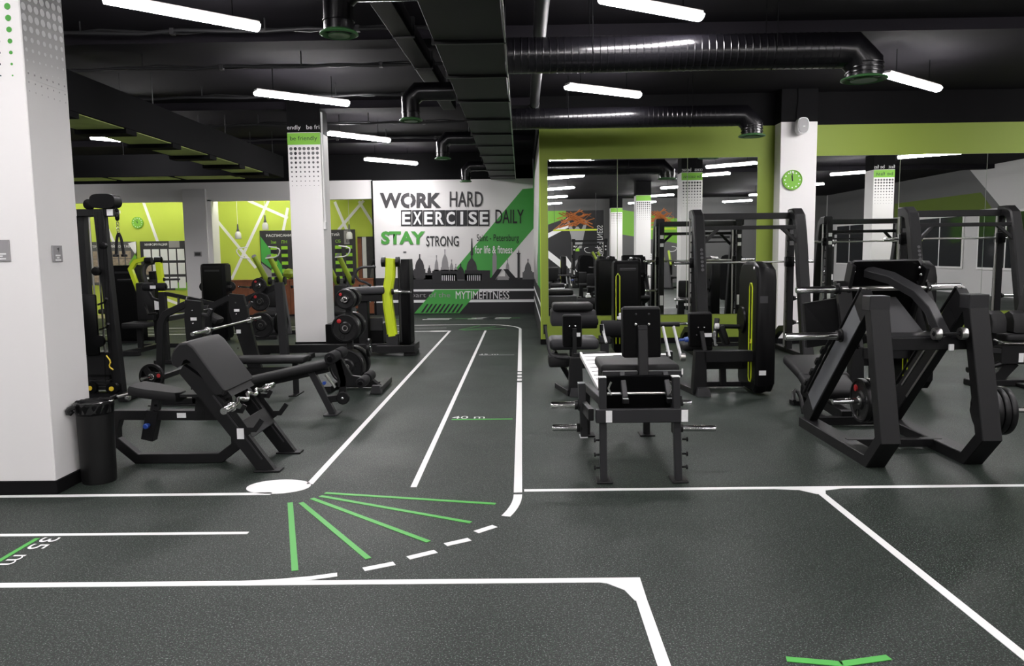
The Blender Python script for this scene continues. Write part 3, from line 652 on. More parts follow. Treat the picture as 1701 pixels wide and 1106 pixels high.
# ------------------------------------------------------------------ weight plates and bars
def plate(c, d, R, th, label, red=True, group='rubber weight plates', spokes=True):
    """a rubber plate whose visible face looks along d"""
    global ORIGIN
    c, d = V(c), V(d).normalized(); t = thing('weight_plate', label, 'weight plate', c, group=group); a, u, _ = basis(d); h = th/2
    G().lathe([(.026, -h), (R*.45, -h*.7), (R*.86, -h*.7), (R*.9, -h), (R*.985, -h*.9), (R, -h*.6), (R, h*.6), (R*.985, h*.9), (R*.9, h), (R*.86, h*.6), (R*.45, h*.5), (R*.36, h), (.045, h), (.028, h*.98)], (0, 0, 0), d, 36).build('disc', 'rubber', t)
    G().lathe([(.026, -h*1.02), (.026, h*1.06), (.037, h*1.06), (.039, h*.9), (.039, h*.5)], (0, 0, 0), d, 20).build('hub_ring', 'chrome', t)
    if red: 
        p = a*(R*.42)+u*(R*.5); G().lathe([(R*.02, h*.5), (R*.15, h*.5), (R*.15, h*.98), (R*.13, h*1.06), (.001, h*1.06)], p, d, 16).build('badge', 'red', t)
        if spokes:
            for k in (1, 2): q = Mx.Rotation(2*PI*k/3, 3, d) @ p; G().lathe([(R*.02, h*.3), (R*.17, h*.3), (R*.17, h*.72), (R*.15, h*.72), (R*.14, h*.45), (.001, h*.42)], q, d, 14).build('grip_hole', 'plastic_black', t)
    return t
def spoke_plate(c, d, R, th, label, group):
    c, d = V(c), V(d).normalized(); t = thing('weight_plate', label, 'weight plate', c, group=group); a, u, _ = basis(d); h = th/2
    G().lathe([(R*.80, -h*.8), (R*.84, -h), (R*.97, -h), (R, -h*.6), (R, h*.6), (R*.97, h), (R*.84, h), (R*.80, h*.8), (R*.80, -h*.8)], (0, 0, 0), d, 36).build('rim', 'rubber', t)
    G().lathe([(.026, -h), (R*.40, -h*.8), (R*.42, -h*.5), (R*.42, h*.5), (R*.40, h*.8), (.026, h)], (0, 0, 0), d, 28).build('hub', 'rubber', t)
    for k in range(3):
        q = a*math.cos(2*PI*k/3+.9)+u*math.sin(2*PI*k/3+.9); G().beam(q*R*.36, q*R*.84, R*.52, th*.7, up=d).build('spoke', 'rubber', t)
    G().lathe([(.026, -h*1.02), (.026, h*1.06), (.037, h*1.06), (.039, h*.5)], (0, 0, 0), d, 20).build('hub_ring', 'chrome', t)
    p = (a*math.cos(.9+2*PI/3)+u*math.sin(.9+2*PI/3))*R*.6; G().lathe([(.002, h*.5), (R*.15, h*.5), (R*.15, h*.85), (.002, h*.9)], p, d, 16).build('badge', 'red', t)
    return t
def horn(p, q, t, r=.025, m='chrome'):
    p, q = V(p), V(q); d = (q-p).normalized()
    G().lathe([(r*1.75, -.012), (r*1.75, .0), (r*1.35, .004), (r*1.35, .028), (r, .03)], p, d, 18).build('horn_collar', 'metal_black', t)
    L = (q-p).length; G().lathe([(r, .0), (r, L-.012), (r*.8, L), (.002, L)], p, d, 18).build('plate_horn', m, t)
def sticker(c, n, w, h, t, m='sticker', up=(0, 0, 1)):
    n = V(n).normalized(); u = V(up); u = (u-n*u.dot(n)).normalized(); s = u.cross(n); c = V(c)+n*.001
    G().poly([c-s*w/2-u*h/2, c+s*w/2-u*h/2, c+s*w/2+u*h/2, c-s*w/2+u*h/2], n*.0012).build('sticker', m, t)
def bolt(c, d, t, r=.011, m='chrome'): G().lathe([(r*1.25, 0), (r*1.25, .004), (r, .010), (r*.4, .013)], c, d, 10).build('bolt', m, t)
def roller(p, q, r, t, m='foam'):
    p, q = V(p), V(q); d = q-p; L = d.length
    o = G().lathe([(r*.55, 0), (r*.93, .003), (r, .02), (r, L-.02), (r*.93, L-.003), (r*.55, L)], p, d, 22).build('roller_pad', m, t)
    for c, s in ((p, -1), (q, 1)): G().lathe([(r*.5, -.001), (r*.5, .012), (r*.4, .018), (.002, .018)], c, d*s, 16).build('end_cap', 'plastic_black', o)
    return o
def rotx(a): return Mx.Rotation(a, 3, 'X')
def roty(a): return Mx.Rotation(a, 3, 'Y')
# ------------------------------------------------------------------ preacher curl bench (left foreground)
pb = thing('preacher_bench', 'black preacher curl bench in the left foreground', 'bench', (-2.7, 6.26, 0), w=True)
YP = 6.26
for y in (YP-.28, YP+.28):
    G().poly([(-2.12, y-.03, .012), (-1.98, y-.03, .012), (-2.47, y-.03, .72), (-2.66, y-.03, .86), (-2.70, y-.03, .80), (-2.56, y-.03, .62)], (0, .06, 0)).build('leg', 'metal_black', pb)
    G().span((-2.14, y-.06, 0), (-1.93, y+.06, .014), .004).build('foot_plate', 'metal_black', pb)
    G().beam((-2.075, y-.032, .10), (-2.44, y-.032, .62), .012, .004, up=(0, 1, 0)).build('edge_rail', 'metal_dark', pb)
# pad rolled over the top edge
a0, a1, a2, a3 = V((-2.34, 0, .63)), V((-2.60, 0, 1.0)), V((-2.69, 0, 1.01)), V((-2.755, 0, .87))
prof = [(-2.355, .615), (-2.335, .655), (-2.575, 1.005), (-2.62, 1.04), (-2.68, 1.035), (-2.73, .985), (-2.755, .92), (-2.745, .865), (-2.71, .845), (-2.675, .865), (-2.655, .905), (-2.63, .915), (-2.60, .895), (-2.42, .63), (-2.395, .61)]
pr = lambda y, k: [V((-2.55+(x+2.55)*k, y, .83+(z-.83)*k)) for x, z in prof]
G().ring_sweep([pr(YP-.33, .93), pr(YP-.318, .985), pr(YP-.295, 1), pr(YP+.295, 1), pr(YP+.318, .985), pr(YP+.33, .93)]).build('arm_pad', 'vinyl', pb)
G().span((-2.72, YP-.27, .60), (-2.46, YP+.27, .62)).build('pad_plate', 'metal_black', pb)
G().poly([(-2.40, YP-.26, .56), (-2.31, YP-.26, .60), (-2.55, YP-.26, .92), (-2.62, YP-.26, .88)], (0, .52, 0)).build('back_plate', 'metal_black', pb)
G().beam((-2.22, YP-.27, .32), (-2.22, YP+.27, .32), .05, .16, up=(-.57, 0, .82)).build('cross_plate', 'metal_black', pb)
G().path([(-2.62, YP, .40), (-3.36, YP, .41), (-3.40, YP, .30), (-3.40, YP, .20), (-3.22, YP, .04), (-2.52, YP, .04), (-2.28, YP, .22)], .075, .08, up=(0, 1, 0)).build('frame', 'metal_black', pb)
G().beam((-2.30, YP-.27, .25), (-2.30, YP+.27, .25), .06, .07).build('cross_bar', 'metal_black', pb)
G().poly([(-2.72, YP-.035, .36), (-2.40, YP-.035, .36), (-2.45, YP-.035, .75), (-2.66, YP-.035, .84)], (0, .07, 0)).build('gusset', 'metal_black', pb)
sticker((-2.98+.16, YP-.038, .405), (0, -1, 0), .075, .04, pb); sticker((-2.235, YP-.315, .31), (0, -1, 0), .055, .085, pb)
sp = G().beam((-3.10, YP, .22), (-3.02, YP, .60), .055, .07, up=(1, 0, 0)).build('seat_post', 'metal_dark', pb)
for k in range(4): G().box((-3.085+.017*k, YP-.029, .34+.05*k), (.022, .004, .018)).build('slot', 'plastic_black', sp)
G().beam((-3.12, YP, .20), (-3.06, YP, .44), .095, .10, up=(1, 0, 0)).build('post_sleeve', 'metal_black', pb)
G().lathe([(.012, 0), (.012, .03), (.022, .034), (.022, .06), (.015, .065)], (-3.09, YP-.05, .33), (0, -1, 0), 14).build('lock_pin', 'blue', pb)
prof2 = [(-.23, -.14), (-.25, 0), (-.23, .14), (-.1, .155), (.17, .10), (.2, .05), (.2, -.05), (.17, -.10), (-.1, -.155)]
sd = lambda z, k: [V((-2.99+x*k*.92, YP+y*k, .585+z-x*.16)) for x, y in prof2]
G().ring_sweep([sd(-.03, .96), sd(-.02, 1), sd(.025, 1), sd(.045, .95)]).build('seat', 'vinyl', pb)
G().tube([(-3.2, YP-.05, .60), (-3.34, YP-.06, .57)], .014, 8).build('seat_lever', 'chrome', pb); G().cyl((-3.33, YP-.06, .575), (-3.38, YP-.065, .555), .02).build('lever_grip', 'plastic_black', pb)
for y in (YP-.31, YP+.33):
    G().path([(-2.17, y, .30), (-2.34, y, .56)], .012, .05, up=(0, 1, 0)).build('bar_rest', 'metal_black', pb)
    G().path([(-2.20, y, .34), (-2.12, y, .34), (-2.06, y, .42)], .014, .04, up=(0, 1, 0)).build('bar_hook', 'metal_black', pb)
    G().path([(-2.30, y, .50), (-2.22, y, .49), (-2.19, y, .54)], .014, .035, up=(0, 1, 0)).build('bar_hook', 'metal_black', pb)
eb = thing('curl_bar', 'chrome zigzag curl bar resting on the preacher bench', 'barbell', (-2.26, 6.26, .54), w=True)
xb, zb = -2.255, .545
G().tube([(xb, 5.84, zb), (xb, 5.97, zb), (xb-.03, 6.06, zb+.035), (xb+.02, 6.16, zb-.01), (xb-.035, 6.26, zb+.04), (xb+.02, 6.36, zb-.01), (xb-.03, 6.46, zb+.035), (xb, 6.55, zb), (xb, 6.68, zb)], .017, 10, 2).build('shaft', 'chrome', eb)
for a, b in ((5.86, 5.68), (6.66, 6.84)): G().lathe([(.034, 0), (.038, .006), (.038, .02), (.029, .022), (.029, .165), (.026, .18), (.002, .18)], (xb, a, zb), (0, b-a, 0), 18).build('sleeve', 'chrome', eb)
# ------------------------------------------------------------------ rubbish bin
rb = thing('rubbish_bin', 'black rubbish bin with bag liner beside the left pillar', 'bin', (-3.264, 5.74, 0), w=True)
G().lathe([(.02, .0), (.119, .0), (.122, .02), (.130, .58), (.130, .60)], (-3.264, 5.74, 0), (0, 0, 1), 40).build('body', 'bin', rb)
G().lathe([(.125, .50), (.134, .56), (.137, .60), (.133, .62), (.124, .618), (.117, .60), (.108, .30), (.02, .28)], (-3.264, 5.74, 0), (0, 0, 1), 40).build('rim', 'plastic_black', rb)
g = G(); n = 40; rings = []
for r, z, j in ((.132, .545, .006), (.136, .59, .003), (.137, .622, .003), (.128, .628, .004), (.118, .56, .010), (.098, .42, .02)):
    rings.append([V((-3.264+(r+random.uniform(-j, j))*math.cos(2*PI*i/n), 5.74+(r+random.uniform(-j, j))*math.sin(2*PI*i/n), z+random.uniform(-j, j))) for i in range(n)])
g.ring_sweep(rings, False).build('bag_liner', 'bag', rb)
g = G(); g.tube([(-3.35, 5.62, .60), (-3.385, 5.59, .585), (-3.378, 5.595, .55), (-3.355, 5.60, .575)], .02, 7, 1); g.build('bag_knot', 'bag', rb)
# ------------------------------------------------------------------ decline bench with leg rollers
db = thing('decline_bench', 'black decline bench with leg rollers behind the preacher bench', 'bench', (-2.65, 8.15, 0), w=True)
YD = 8.15
R_ = roty(-math.atan2(.27, 1.25)); G().box((-2.68, YD, .425), (1.28, .30, .085), .03, 3, R_).build('pad', 'vinyl', db)
G().beam((-3.25, YD, .25), (-2.08, YD, .50), .06, .08).build('spine', 'metal_black', db)
G().beam((-2.28, YD, .50), (-2.05, YD, .01), .07, .07, up=(1, 0, 0)).build('leg', 'metal_dark', db); G().span((-2.13, YD-.12, 0), (-1.98, YD+.12, .014), .004).build('foot_plate', 'metal_dark', db)
G().beam((-3.2, YD, .28), (-3.28, YD, .01), .07, .07, up=(1, 0, 0)).build('leg', 'metal_dark', db); G().span((-3.36, YD-.2, 0), (-3.2, YD+.2, .014), .004).build('foot_plate', 'metal_dark', db)
G().path([(-2.10, YD, .16), (-1.95, YD, .18), (-1.92, YD, .36), (-1.98, YD, .62)], .06, .07).build('roller_arm', 'metal_black', db)
G().poly([(-1.98, YD-.03, .30), (-1.86, YD-.03, .30), (-1.70, YD-.03, .33), (-1.70, YD-.03, .40), (-1.83, YD-.03, .42), (-1.93, YD-.03, .60), (-2.0, YD-.03, .60)], (0, .06, 0)).build('bracket_plate', 'metal_black', db)
roller((-1.99, YD-.29, .64), (-1.99, YD-.03, .64), .062, db); roller((-1.99, YD+.03, .64), (-1.99, YD+.29, .64), .062, db)
roller((-1.68, YD-.29, .38), (-1.68, YD-.03, .38), .055, db); roller((-1.68, YD+.03, .38), (-1.68, YD+.29, .38), .055, db)
G().lathe([(.06, -.03), (.07, -.02), (.07, .02), (.06, .03)], (-1.93, YD-.02, .18), (0, 1, 0), 20).build('pivot_disc', 'metal_black', db); bolt((-1.93, YD-.05, .18), (0, -1, 0), db, .014)
G().beam((-2.10, YD-.06, .44), (-2.0, YD-.06, .30), .02, .05, up=(0, 1, 0)).build('link', 'steel', db)
G().lathe([(.01, 0), (.01, .03), (.02, .034), (.02, .055), (.012, .06)], (-2.10, YD-.08, .36), (0, -1, 0), 12).build('lock_pin', 'blue', db)
# ------------------------------------------------------------------ bench press rack with bar
br = thing('bench_rack', 'black olympic bench rack holding a barbell behind the preacher bench', 'rack', (-3.7, 9.36, 0), w=True)
for y, e in ((8.76, 0), (10.1, .24)):
    G().poly([(-3.82+e, y-.035, 0.012), (-3.66+e, y-.035, 0.012), (-3.66, y-.035, 1.20), (-3.84, y-.035, 1.22), (-3.86, y-.035, 1.0)], (0, .07, 0), .004).build('upright', 'metal_black', br)
    G().path([(-3.84, y, 1.17), (-4.08, y, 1.06), (-4.14, y, .96), (-4.22, y, .02)], .07, .075).build('back_leg', 'metal_black', br)
    G().span((-4.32, y-.08, 0), (-3.62, y+.08, .014), .004).build('foot_plate', 'metal_black', br); G().beam((-4.22, y, .05), (-3.7, y, .05), .07, .07).build('base_rail', 'metal_black', br)
    for z, xx in ((.84, -3.60), (1.06, -3.60)): G().path([(-3.70, y, z), (xx+.0, y, z-.02), (xx+.04, y, z+.05)], .05, .03).build('bar_hook', 'metal_dark', br)
    for z in (.5, .65, .95, 1.1): bolt((-3.76, y-.036, z), (0, -1, 0), br, .009)
    horn((-4.19, y-.05, .36), (-4.24, y-.34, .36), br, .020)
    sticker((-3.75, y-.037, 1.0), (0, -1, 0), .07, .035, br); sticker((-3.74, y-.037, .72), (0, -1, 0), .06, .05, br)
G().beam((-4.2, 8.8, .32), (-4.2, 10.06, .32), .06, .06).build('cross_bar', 'metal_black', br); G().beam((-4.1, 8.8, 1.0), (-4.1, 10.06, 1.0), .06, .06).build('cross_bar', 'metal_black', br)
G().box((-3.2, 9.36, .44), (1.1, .3, .08), .03, 3).build('bench_pad', 'vinyl', br); G().beam((-3.7, 9.36, .3), (-2.8, 9.36, .3), .06, .08).build('bench_spine', 'metal_black', br); G().beam((-2.8, 9.36, .4), (-2.8, 9.36, .012), .06, .06).build('bench_leg', 'metal_black', br); G().span((-2.85, 9.2, 0), (-2.75, 9.52, .014)).build('foot_plate', 'metal_black', br)
spoke_plate((-4.21, 8.60, .36), (-.1, -1, 0), .15, .04, 'open three-spoke weight plate with red badge on the bench rack leg', group='plates of the bench rack')
def barbell(p, q, label, sl=.40):
    p, q = V(p), V(q); d = (q-p).normalized(); t = thing('barbell', label, 'barbell', (p+q)/2, w=True)
    G().cyl(p+d*sl, q-d*sl, .014, n=12).build('shaft', 'steel', t)
    for c, e in ((p+d*sl, -d), (q-d*sl, d)): G().lathe([(.036, -.03), (.038, -.02), (.038, 0), (.025, .002), (.025, sl-.01), (.022, sl), (.002, sl)], c, e, 18).build('sleeve', 'chrome', t)
    return t
barbell((-3.585, 8.28, .87), (-3.585, 10.46, .87), 'steel barbell racked on the olympic bench uprights')
# ------------------------------------------------------------------ plate tree
pt = thing('plate_tree', 'black upright plate tree loaded with weight plates', 'weight rack', (-2.0, 9.75, 0), w=True)
G().beam((-2.20, 9.75, .08), (-2.20, 9.75, 1.28), .075, .075, up=(0, 1, 0)).build('post', 'metal_black', pt)
G().beam((-2.45, 9.75, .05), (-1.75, 9.75, .05), .07, .07).beam((-1.78, 9.3, .05), (-1.78, 10.1, .05), .08, .07).beam((-2.42, 9.4, .05), (-2.42, 10.1, .05), .08, .07).build('base', 'metal_black', pt)
G().box((-1.80, 9.32, .06), (.14, .10, .10), .004, 1, None, (.7, .7)).build('foot_cover', 'metal_dark', pt)
G().beam((-2.16, 9.72, .30), (-1.78, 9.4, .08), .05, .06).build('brace', 'metal_black', pt)
lv = ((1.155, .125, 'upper'), (.80, .175, 'middle'), (.315, .22, 'lowest'))
for z, R, n in lv:
    for s in (-1, 1): horn((-2.20, 9.75+s*.04, z), (-2.20, 9.75+s*.36, z), pt, .024)
    for k, yy in enumerate((9.63, 9.575, 9.52) if n != 'upper' else (9.62, 9.56)):
        plate((-2.20, yy, z), (-.05, -1, 0), R, .05, '%s weight plate on the %s peg of the plate tree' % (('inner', 'middle', 'front red-badged')[k] if n != 'upper' else ('inner', 'front red-badged')[k], n), red=(k == (1 if n == 'upper' else 2)), group='plates on the plate tree')
    for k, yy in enumerate((9.87, 9.93)): plate((-2.20, yy, z), (0, -1, 0), R, .05, '%s weight plate on the %s rear peg of the plate tree' % (('inner', 'outer')[k], n), red=False, group='plates on the plate tree')
for z, R, yy in ((.52, .13, 9.75),):      # side pegs
    horn((-2.16, yy, z), (-1.84, yy, z), pt, .022)
    plate((-1.96 if z > .5 else -1.93, yy, z), (1, 0, 0), R*.9, .04, 'black weight plate on the side peg of the plate tree', red=False, group='plates on the plate tree')
# ------------------------------------------------------------------ cable tower
ct = thing('cable_tower', 'tall black cable tower with rope handle behind the left pillar', 'cable machine', (-5.05, 9.3, 0), w=True)
G().beam((-4.90, 9.2, .03), (-5.00, 9.2, 2.28), .115, .11, up=(0, 1, 0)).build('front_post', 'metal_black', ct)
G().beam((-5.27, 9.25, .03), (-5.25, 9.25, 2.28), .09, .11, up=(0, 1, 0)).build('rear_post', 'metal_black', ct)
G().span((-5.32, 9.16, 2.20), (-4.83, 9.32, 2.285), .006).build('top_beam', 'metal_black', ct)
for x in (-5.32, -4.89): G().span((x-.01, 9.17, 2.205), (x+.06, 9.158, 2.28)).build('end_cap', 'sticker', ct)
hd = lambda y: [V((-4.935+.15*math.copysign(abs(math.cos(t))**.6, math.cos(t)), y, 2.375+.085*math.copysign(abs(math.sin(t))**.7, math.sin(t)))) for t in [2*PI*i/28 for i in range(28)]]
G().ring_sweep([hd(9.13), hd(9.31)]).build('pulley_cover', 'plastic_black', ct)
G().lathe([(.02, 0), (.06, .005), (.062, .05), (.02, .055)], (-5.115, 9.15, 2.34), (0, 1, 0), 22).build('pulley', 'plastic_black', ct)
for x in (-5.16, -5.08): G().cyl((x, 9.24, .32), (x, 9.24, 2.2), .011, n=10).build('guide_rod', 'steel', ct)
for k in range(10): G().span((-5.24, 9.14, .12+k*.042), (-4.99, 9.34, .158+k*.042), .003).build('weight_slab', 'metal_black', ct)
G().span((-5.24, 9.12, .30), (-4.97, 9.36, .58), .01).build('stack_cover', 'metal_black', ct)
G().beam((-5.35, 9.22, .045), (-4.7, 9.22, .045), .12, .07).beam((-4.75, 8.95, .04), (-4.75, 9.5, .04), .1, .06).build('base', 'metal_black', ct)
for x, z, r in ((-5.18, .16, .075), (-4.92, .15, .075), (-5.05, .72, .07), (-5.02, 1.55, .05), (-4.92, 1.85, .04)):
    G().lathe([(.02, 0), (r, .004), (r*1.02, .03), (r, .056), (.02, .06)], (x, 9.04, z), (0, 1, 0), 22).build('pulley', 'plastic_black', ct)
    if z < .2: G().lathe([(.028, -.004), (.028, .01), (.001, .012)], (x, 9.04, z), (0, -1, 0), 14).build('pulley_hub', 'yellow', ct)
for x in (-5.02, -4.97, -4.93): G().cyl((x, 9.10, .2), (x+.03, 9.12, 2.25), .0035, n=6).build('cable', 'plastic_black', ct)
G().tube([(-4.96, 9.05, .55), (-4.90, 9.03, .48), (-4.93, 9.03, .42), (-4.88, 9.03, .38)], .008, 6, 1).build('yellow_strap', 'yellow', ct)
for z in (1.15, .85): G().cyl((-5.1, 9.2, z), (-4.93, 9.06, z+.04), .012, n=10).cyl((-4.95, 9.07, z+.03), (-4.90, 9.03, z+.08), .016, n=10).build('handle', 'metal_black', ct)
G().span((-5.30, 9.05, .55), (-5.05, 9.10, 1.28), .02, 2).build('guard_panel', 'plastic_black', ct)
G().cyl((-4.80, 8.97, .08), (-4.62, 8.93, .13), .014, n=8).cyl((-4.7, 8.95, .06), (-4.66, 8.94, .05), .03, n=12).build('carabiner', 'chrome', ct)
rp = thing('rope_handle', 'black rope handle hanging from the cable tower head', 'rope handle', (-4.77, 9.15, 1.68), w=True)
G().cyl((-4.775, 9.15, 2.30), (-4.775, 9.15, 2.17), .004, n=6).lathe([(.01, 0), (.024, .02), (.026, .06), (.016, .10), (.01, .11)], (-4.775, 9.15, 2.14), (0, 0, 1), 14).build('stopper', 'plastic_black', rp)
G().lathe([(.005, 0), (.022, .015), (.022, .035), (.005, .05)], (-4.775, 9.15, 2.24), (0, 0, 1), 14).build('ball', 'plastic_black', rp)
for k in range(3): G().tube([(-4.775+.014*math.cos(t), 9.15+(.004 if k % 2 else 0)*math.sin(t), 2.11-k*.04+.022*math.sin(t)) for t in [2*PI*i/10 for i in range(11)]], .004, 6).build('chain_link', 'chrome', rp)
for s in (-1, 1): G().tube([(-4.77, 9.15, 2.0), (-4.77+s*.03, 9.15, 1.93), (-4.77+s*.045, 9.15, 1.75)], .017, 8, 1).build('rope', 'foam', rp); G().lathe([(.01, 0), (.034, .004), (.034, .03), (.02, .035)], (-4.77+s*.05, 9.15, 1.715), (0, 0, 1), 14).build('rope_end', 'rubber', rp)
# ------------------------------------------------------------------ shrouded weight stacks
def shroud_box(name, label, x, y, w, d, h, cat='gym machine'):
    t = thing(name, label, cat, (x, y, 0)); z0 = .05
    s = lambda zz, k: [V((a*k, b*k, zz)) for a, b in ((-w/2, -d/2+.05), (-w/2+.05, -d/2), (w/2-.05, -d/2), (w/2, -d/2+.05), (w/2, d/2-.05), (w/2-.05, d/2), (-w/2+.05, d/2), (-w/2, d/2-.05))]
    G().ring_sweep([s(z0, .9), s(z0+.05, 1), s(h-.09, 1), s(h-.03, .97), s(h, .86)]).build('shroud', 'plastic_black', t)
    G().span((-w*.3, -d/2-.004, h-.16), (w*.3, -d/2+.01, h-.12), .004).build('top_grip', 'metal_dark', t)
    G().span((-w*.35, -d*.35, 0), (w*.35, d*.35, .06)).build('foot', 'metal_black', t)
    return t
t = shroud_box('weight_stack_machine', 'tall black shrouded weight stack behind the cable tower', -7.95, 15.5, .52, .4, 1.56)
G().path([(-.3, .3, .04), (.5, .3, .04)], .1, .08).build('base', 'metal_black', t)
for z, r in ((.95, .07), (.62, .09), (.35, .1)): roller((-.75, .5, z), (-.45, .5, z), r, t)
G().box((-.55, .35, .62), (.35, .5, .1), .03, 2).build('seat', 'vinyl', t); G().beam((-.55, .35, .58), (-.55, .35, .02), .08).build('seat_post', 'metal_black', t); G().span((-.75, .1, 0), (-.2, .6, .03)).build('foot', 'metal_black', t)
t = shroud_box('weight_stack_machine', 'tall black shrouded weight stack with side discs behind the bench rack', -6.2, 15.6, .50, .4, 1.57)
for s in (-1, 1):
    for z, r in ((1.1, .1), (.72, .16)):
        if s < 0 or z > 1: G().lathe([(.03, -.02), (r, -.02), (r, .02), (.03, .025)], (s*(.24+r*.3), .05, z), (0, -1, 0), 24).build('disc', 'rubber', t); G().lathe([(.03, .02), (.03, .03), (.002, .03)], (s*(.24+r*.3), .05, z), (0, -1, 0), 12).build('disc_hub', 'chrome', t)
# ------------------------------------------------------------------ lime plate-loaded press (far left)
lp = thing('lever_press', 'lime-armed plate-loaded press in front of the information board', 'gym machine', (-6.95, 14.4, 0), w=True)
G().beam((-6.95, 14.6, .03), (-6.95, 14.5, 1.45), .13, .12, up=(0, 1, 0)).build('mast', 'metal_black', lp)
G().poly([(-7.12, 14.45, .95), (-6.78, 14.45, .95), (-6.85, 14.45, 1.3), (-7.05, 14.45, 1.3)], (0, .1, 0)).build('mast_plate', 'metal_dark', lp)
G().tube([(-6.88, 14.42, 1.62), (-7.0, 14.35, 1.6), (-7.05, 14.3, 1.45), (-7.0, 14.3, 1.2), (-6.95, 14.4, 1.1)], .045, 10, 2).build('black_arch', 'metal_dark', lp)
G().path([(-6.92, 14.2, 1.69), (-7.12, 14.2, 1.64), (-7.22, 14.2, 1.5), (-7.08, 14.2, 1.05), (-7.0, 14.2, .75)], .08, .075).build('press_arm', 'lime', lp)
G().path([(-6.69, 14.2, 1.69), (-6.69, 14.2, 1.55), (-6.67, 14.2, 1.3), (-6.66, 14.2, .75)], .09, .10).build('press_arm', 'lime', lp)
for x in (-6.88, -6.70): G().lathe([(.03, -.06), (.06, -.06), (.06, .06), (.03, .06)], (x, 14.2, 1.66), (1, 0, 0), 20).build('pivot', 'rubber', lp)
horn((-7.2, 14.2, 1.30), (-7.48, 14.2, 1.30), lp, .02, 'metal_dark'); horn((-6.62, 14.2, 1.30), (-6.32, 14.2, 1.30), lp, .02, 'metal_dark')
G().beam((-7.3, 14.5, .04), (-6.5, 14.5, .04), .1, .08).beam((-6.95, 14.5, .04), (-6.95, 13.3, .04), .1, .08).beam((-7.2, 13.3, .04), (-6.7, 13.3, .04), .1, .08).build('base', 'metal_black', lp)
G().box((-6.95, 13.8, .5), (.4, .45, .1), .03, 2).build('seat', 'vinyl', lp); G().beam((-6.95, 13.85, .46), (-6.95, 13.85, .05), .08).build('seat_post', 'metal_black', lp)
G().box((-6.95, 14.15, .9), (.32, .1, .7), .03, 2).build('backrest', 'vinyl', lp)
G().tube([(-6.9, 14.0, .85), (-6.7, 13.7, .7), (-6.5, 13.6, .72)], .02, 8).build('handle', 'metal_black', lp); G().span((-6.75, 14.05, .75), (-6.6, 14.08, .95)).build('instruction_plate', 'sticker', lp)
tb = thing('roller_stand', 'black stand topped by two foam rollers left of the bench rack', 'gym machine', (-5.9, 12.2, 0), w=True)
G().beam((-5.72, 12.2, .03), (-5.72, 12.2, 1.16), .10, .1, up=(0, 1, 0)).build('post', 'metal_black', tb)
roller((-6.02, 12.2, 1.24), (-5.86, 12.2, 1.24), .065, tb); roller((-5.80, 12.2, 1.24), (-5.66, 12.2, 1.24), .065, tb); sticker((-5.83, 12.12, 1.24), (0, -1, 0), .09, .05, tb)
G().path([(-5.95, 12.2, 1.18), (-5.88, 12.2, 1.05), (-5.76, 12.2, 1.02)], .05, .04).build('roller_arm', 'metal_black', tb)
G().beam((-5.66, 12.2, 1.13), (-4.85, 12.2, .95), .06, .06).build('lever', 'metal_black', tb); G().beam((-5.68, 12.2, .85), (-5.0, 12.2, .9), .08, .09).build('arm', 'metal_dark', tb)
G().beam((-5.3, 12.2, .86), (-5.25, 12.2, .03), .09, .09, up=(0, 1, 0)).build('post', 'metal_black', tb); G().beam((-5.9, 12.2, .035), (-4.9, 12.2, .035), .12, .06).build('base', 'metal_black', tb)
G().cyl((-5.45, 12.15, .95), (-5.42, 12.1, 1.08), .02, n=8).cyl((-5.3, 12.1, 1.0), (-5.28, 12.1, 1.08), .02, n=8).build('grip', 'chrome', tb)
G().box((-4.95, 12.2, .75), (.3, .3, .1), .03, 2, roty(.5)).build('chest_pad', 'vinyl', tb)
# ------------------------------------------------------------------ lime arm machines by the reception
def lime_rower(loc, label):
    t = thing('lever_rower', label, 'gym machine', loc)
    for s, x0 in ((-1, -.30), (1, .02)):
        G().cyl((x0, 0, 1.70), (x0+.22, .25, 1.08), .055, n=16).build('lever_arm', 'lime_olive', t)
        G().cyl((x0-.004, -.01, 1.712), (x0, 0, 1.70), .05, n=16).build('arm_cap', 'pipe_grey', t)
        G().tube([(x0-.05, -.08, 1.66), (x0-.22*(-s if s > 0 else 1), -.16, 1.68), (x0-.30*(-s if s > 0 else 1), -.2, 1.80), (x0-.27*(-s if s > 0 else 1), -.2, 1.87), (x0+.06*s, -.2, 1.90)], .013, 8, 1).build('handle', 'conduit', t)
        for e in (-.09, .09): G().lathe([(.03, -.02), (.085, -.02), (.085, .02), (.03, .02)], (x0+.17+e, .16, 1.18), (1, 0, 0), 18).build('pivot', 'rubber', t)
        horn((x0+.28*s+.1, .25, 1.04), (x0+.28*s+.1+s*.26, .2, 1.06), t, .02)
    G().poly([(-.28, .3, .02), (.32, .3, .02), (.18, .3, 1.2), (-.12, .3, 1.2)], (0, .12, 0)).build('mast', 'pipe_grey', t)
    G().beam((0, -.6, .04), (0, .5, .04), .1, .08).beam((-.4, .45, .04), (.45, .45, .04), .1, .08).beam((-.3, -.6, .04), (.3, -.6, .04), .1, .08).build('base', 'metal_black', t)
    G().box((.05, -.25, .5), (.4, .4, .1), .03, 2).build('seat', 'vinyl', t); G().beam((.05, -.25, .45), (.05, -.25, .06), .08).build('seat_post', 'metal_black', t)
    G().box((.05, .02, .85), (.3, .1, .45), .03, 2).build('chest_pad', 'vinyl', t)
    return t
lr = lime_rower((-5.35, 16.3, 0), 'lime double-arm lever machine left of the be friendly pillar')
copy_tree(lr, (-3.88, 16.3, 0), 0, 'lime double-arm lever machine half behind the be friendly pillar')
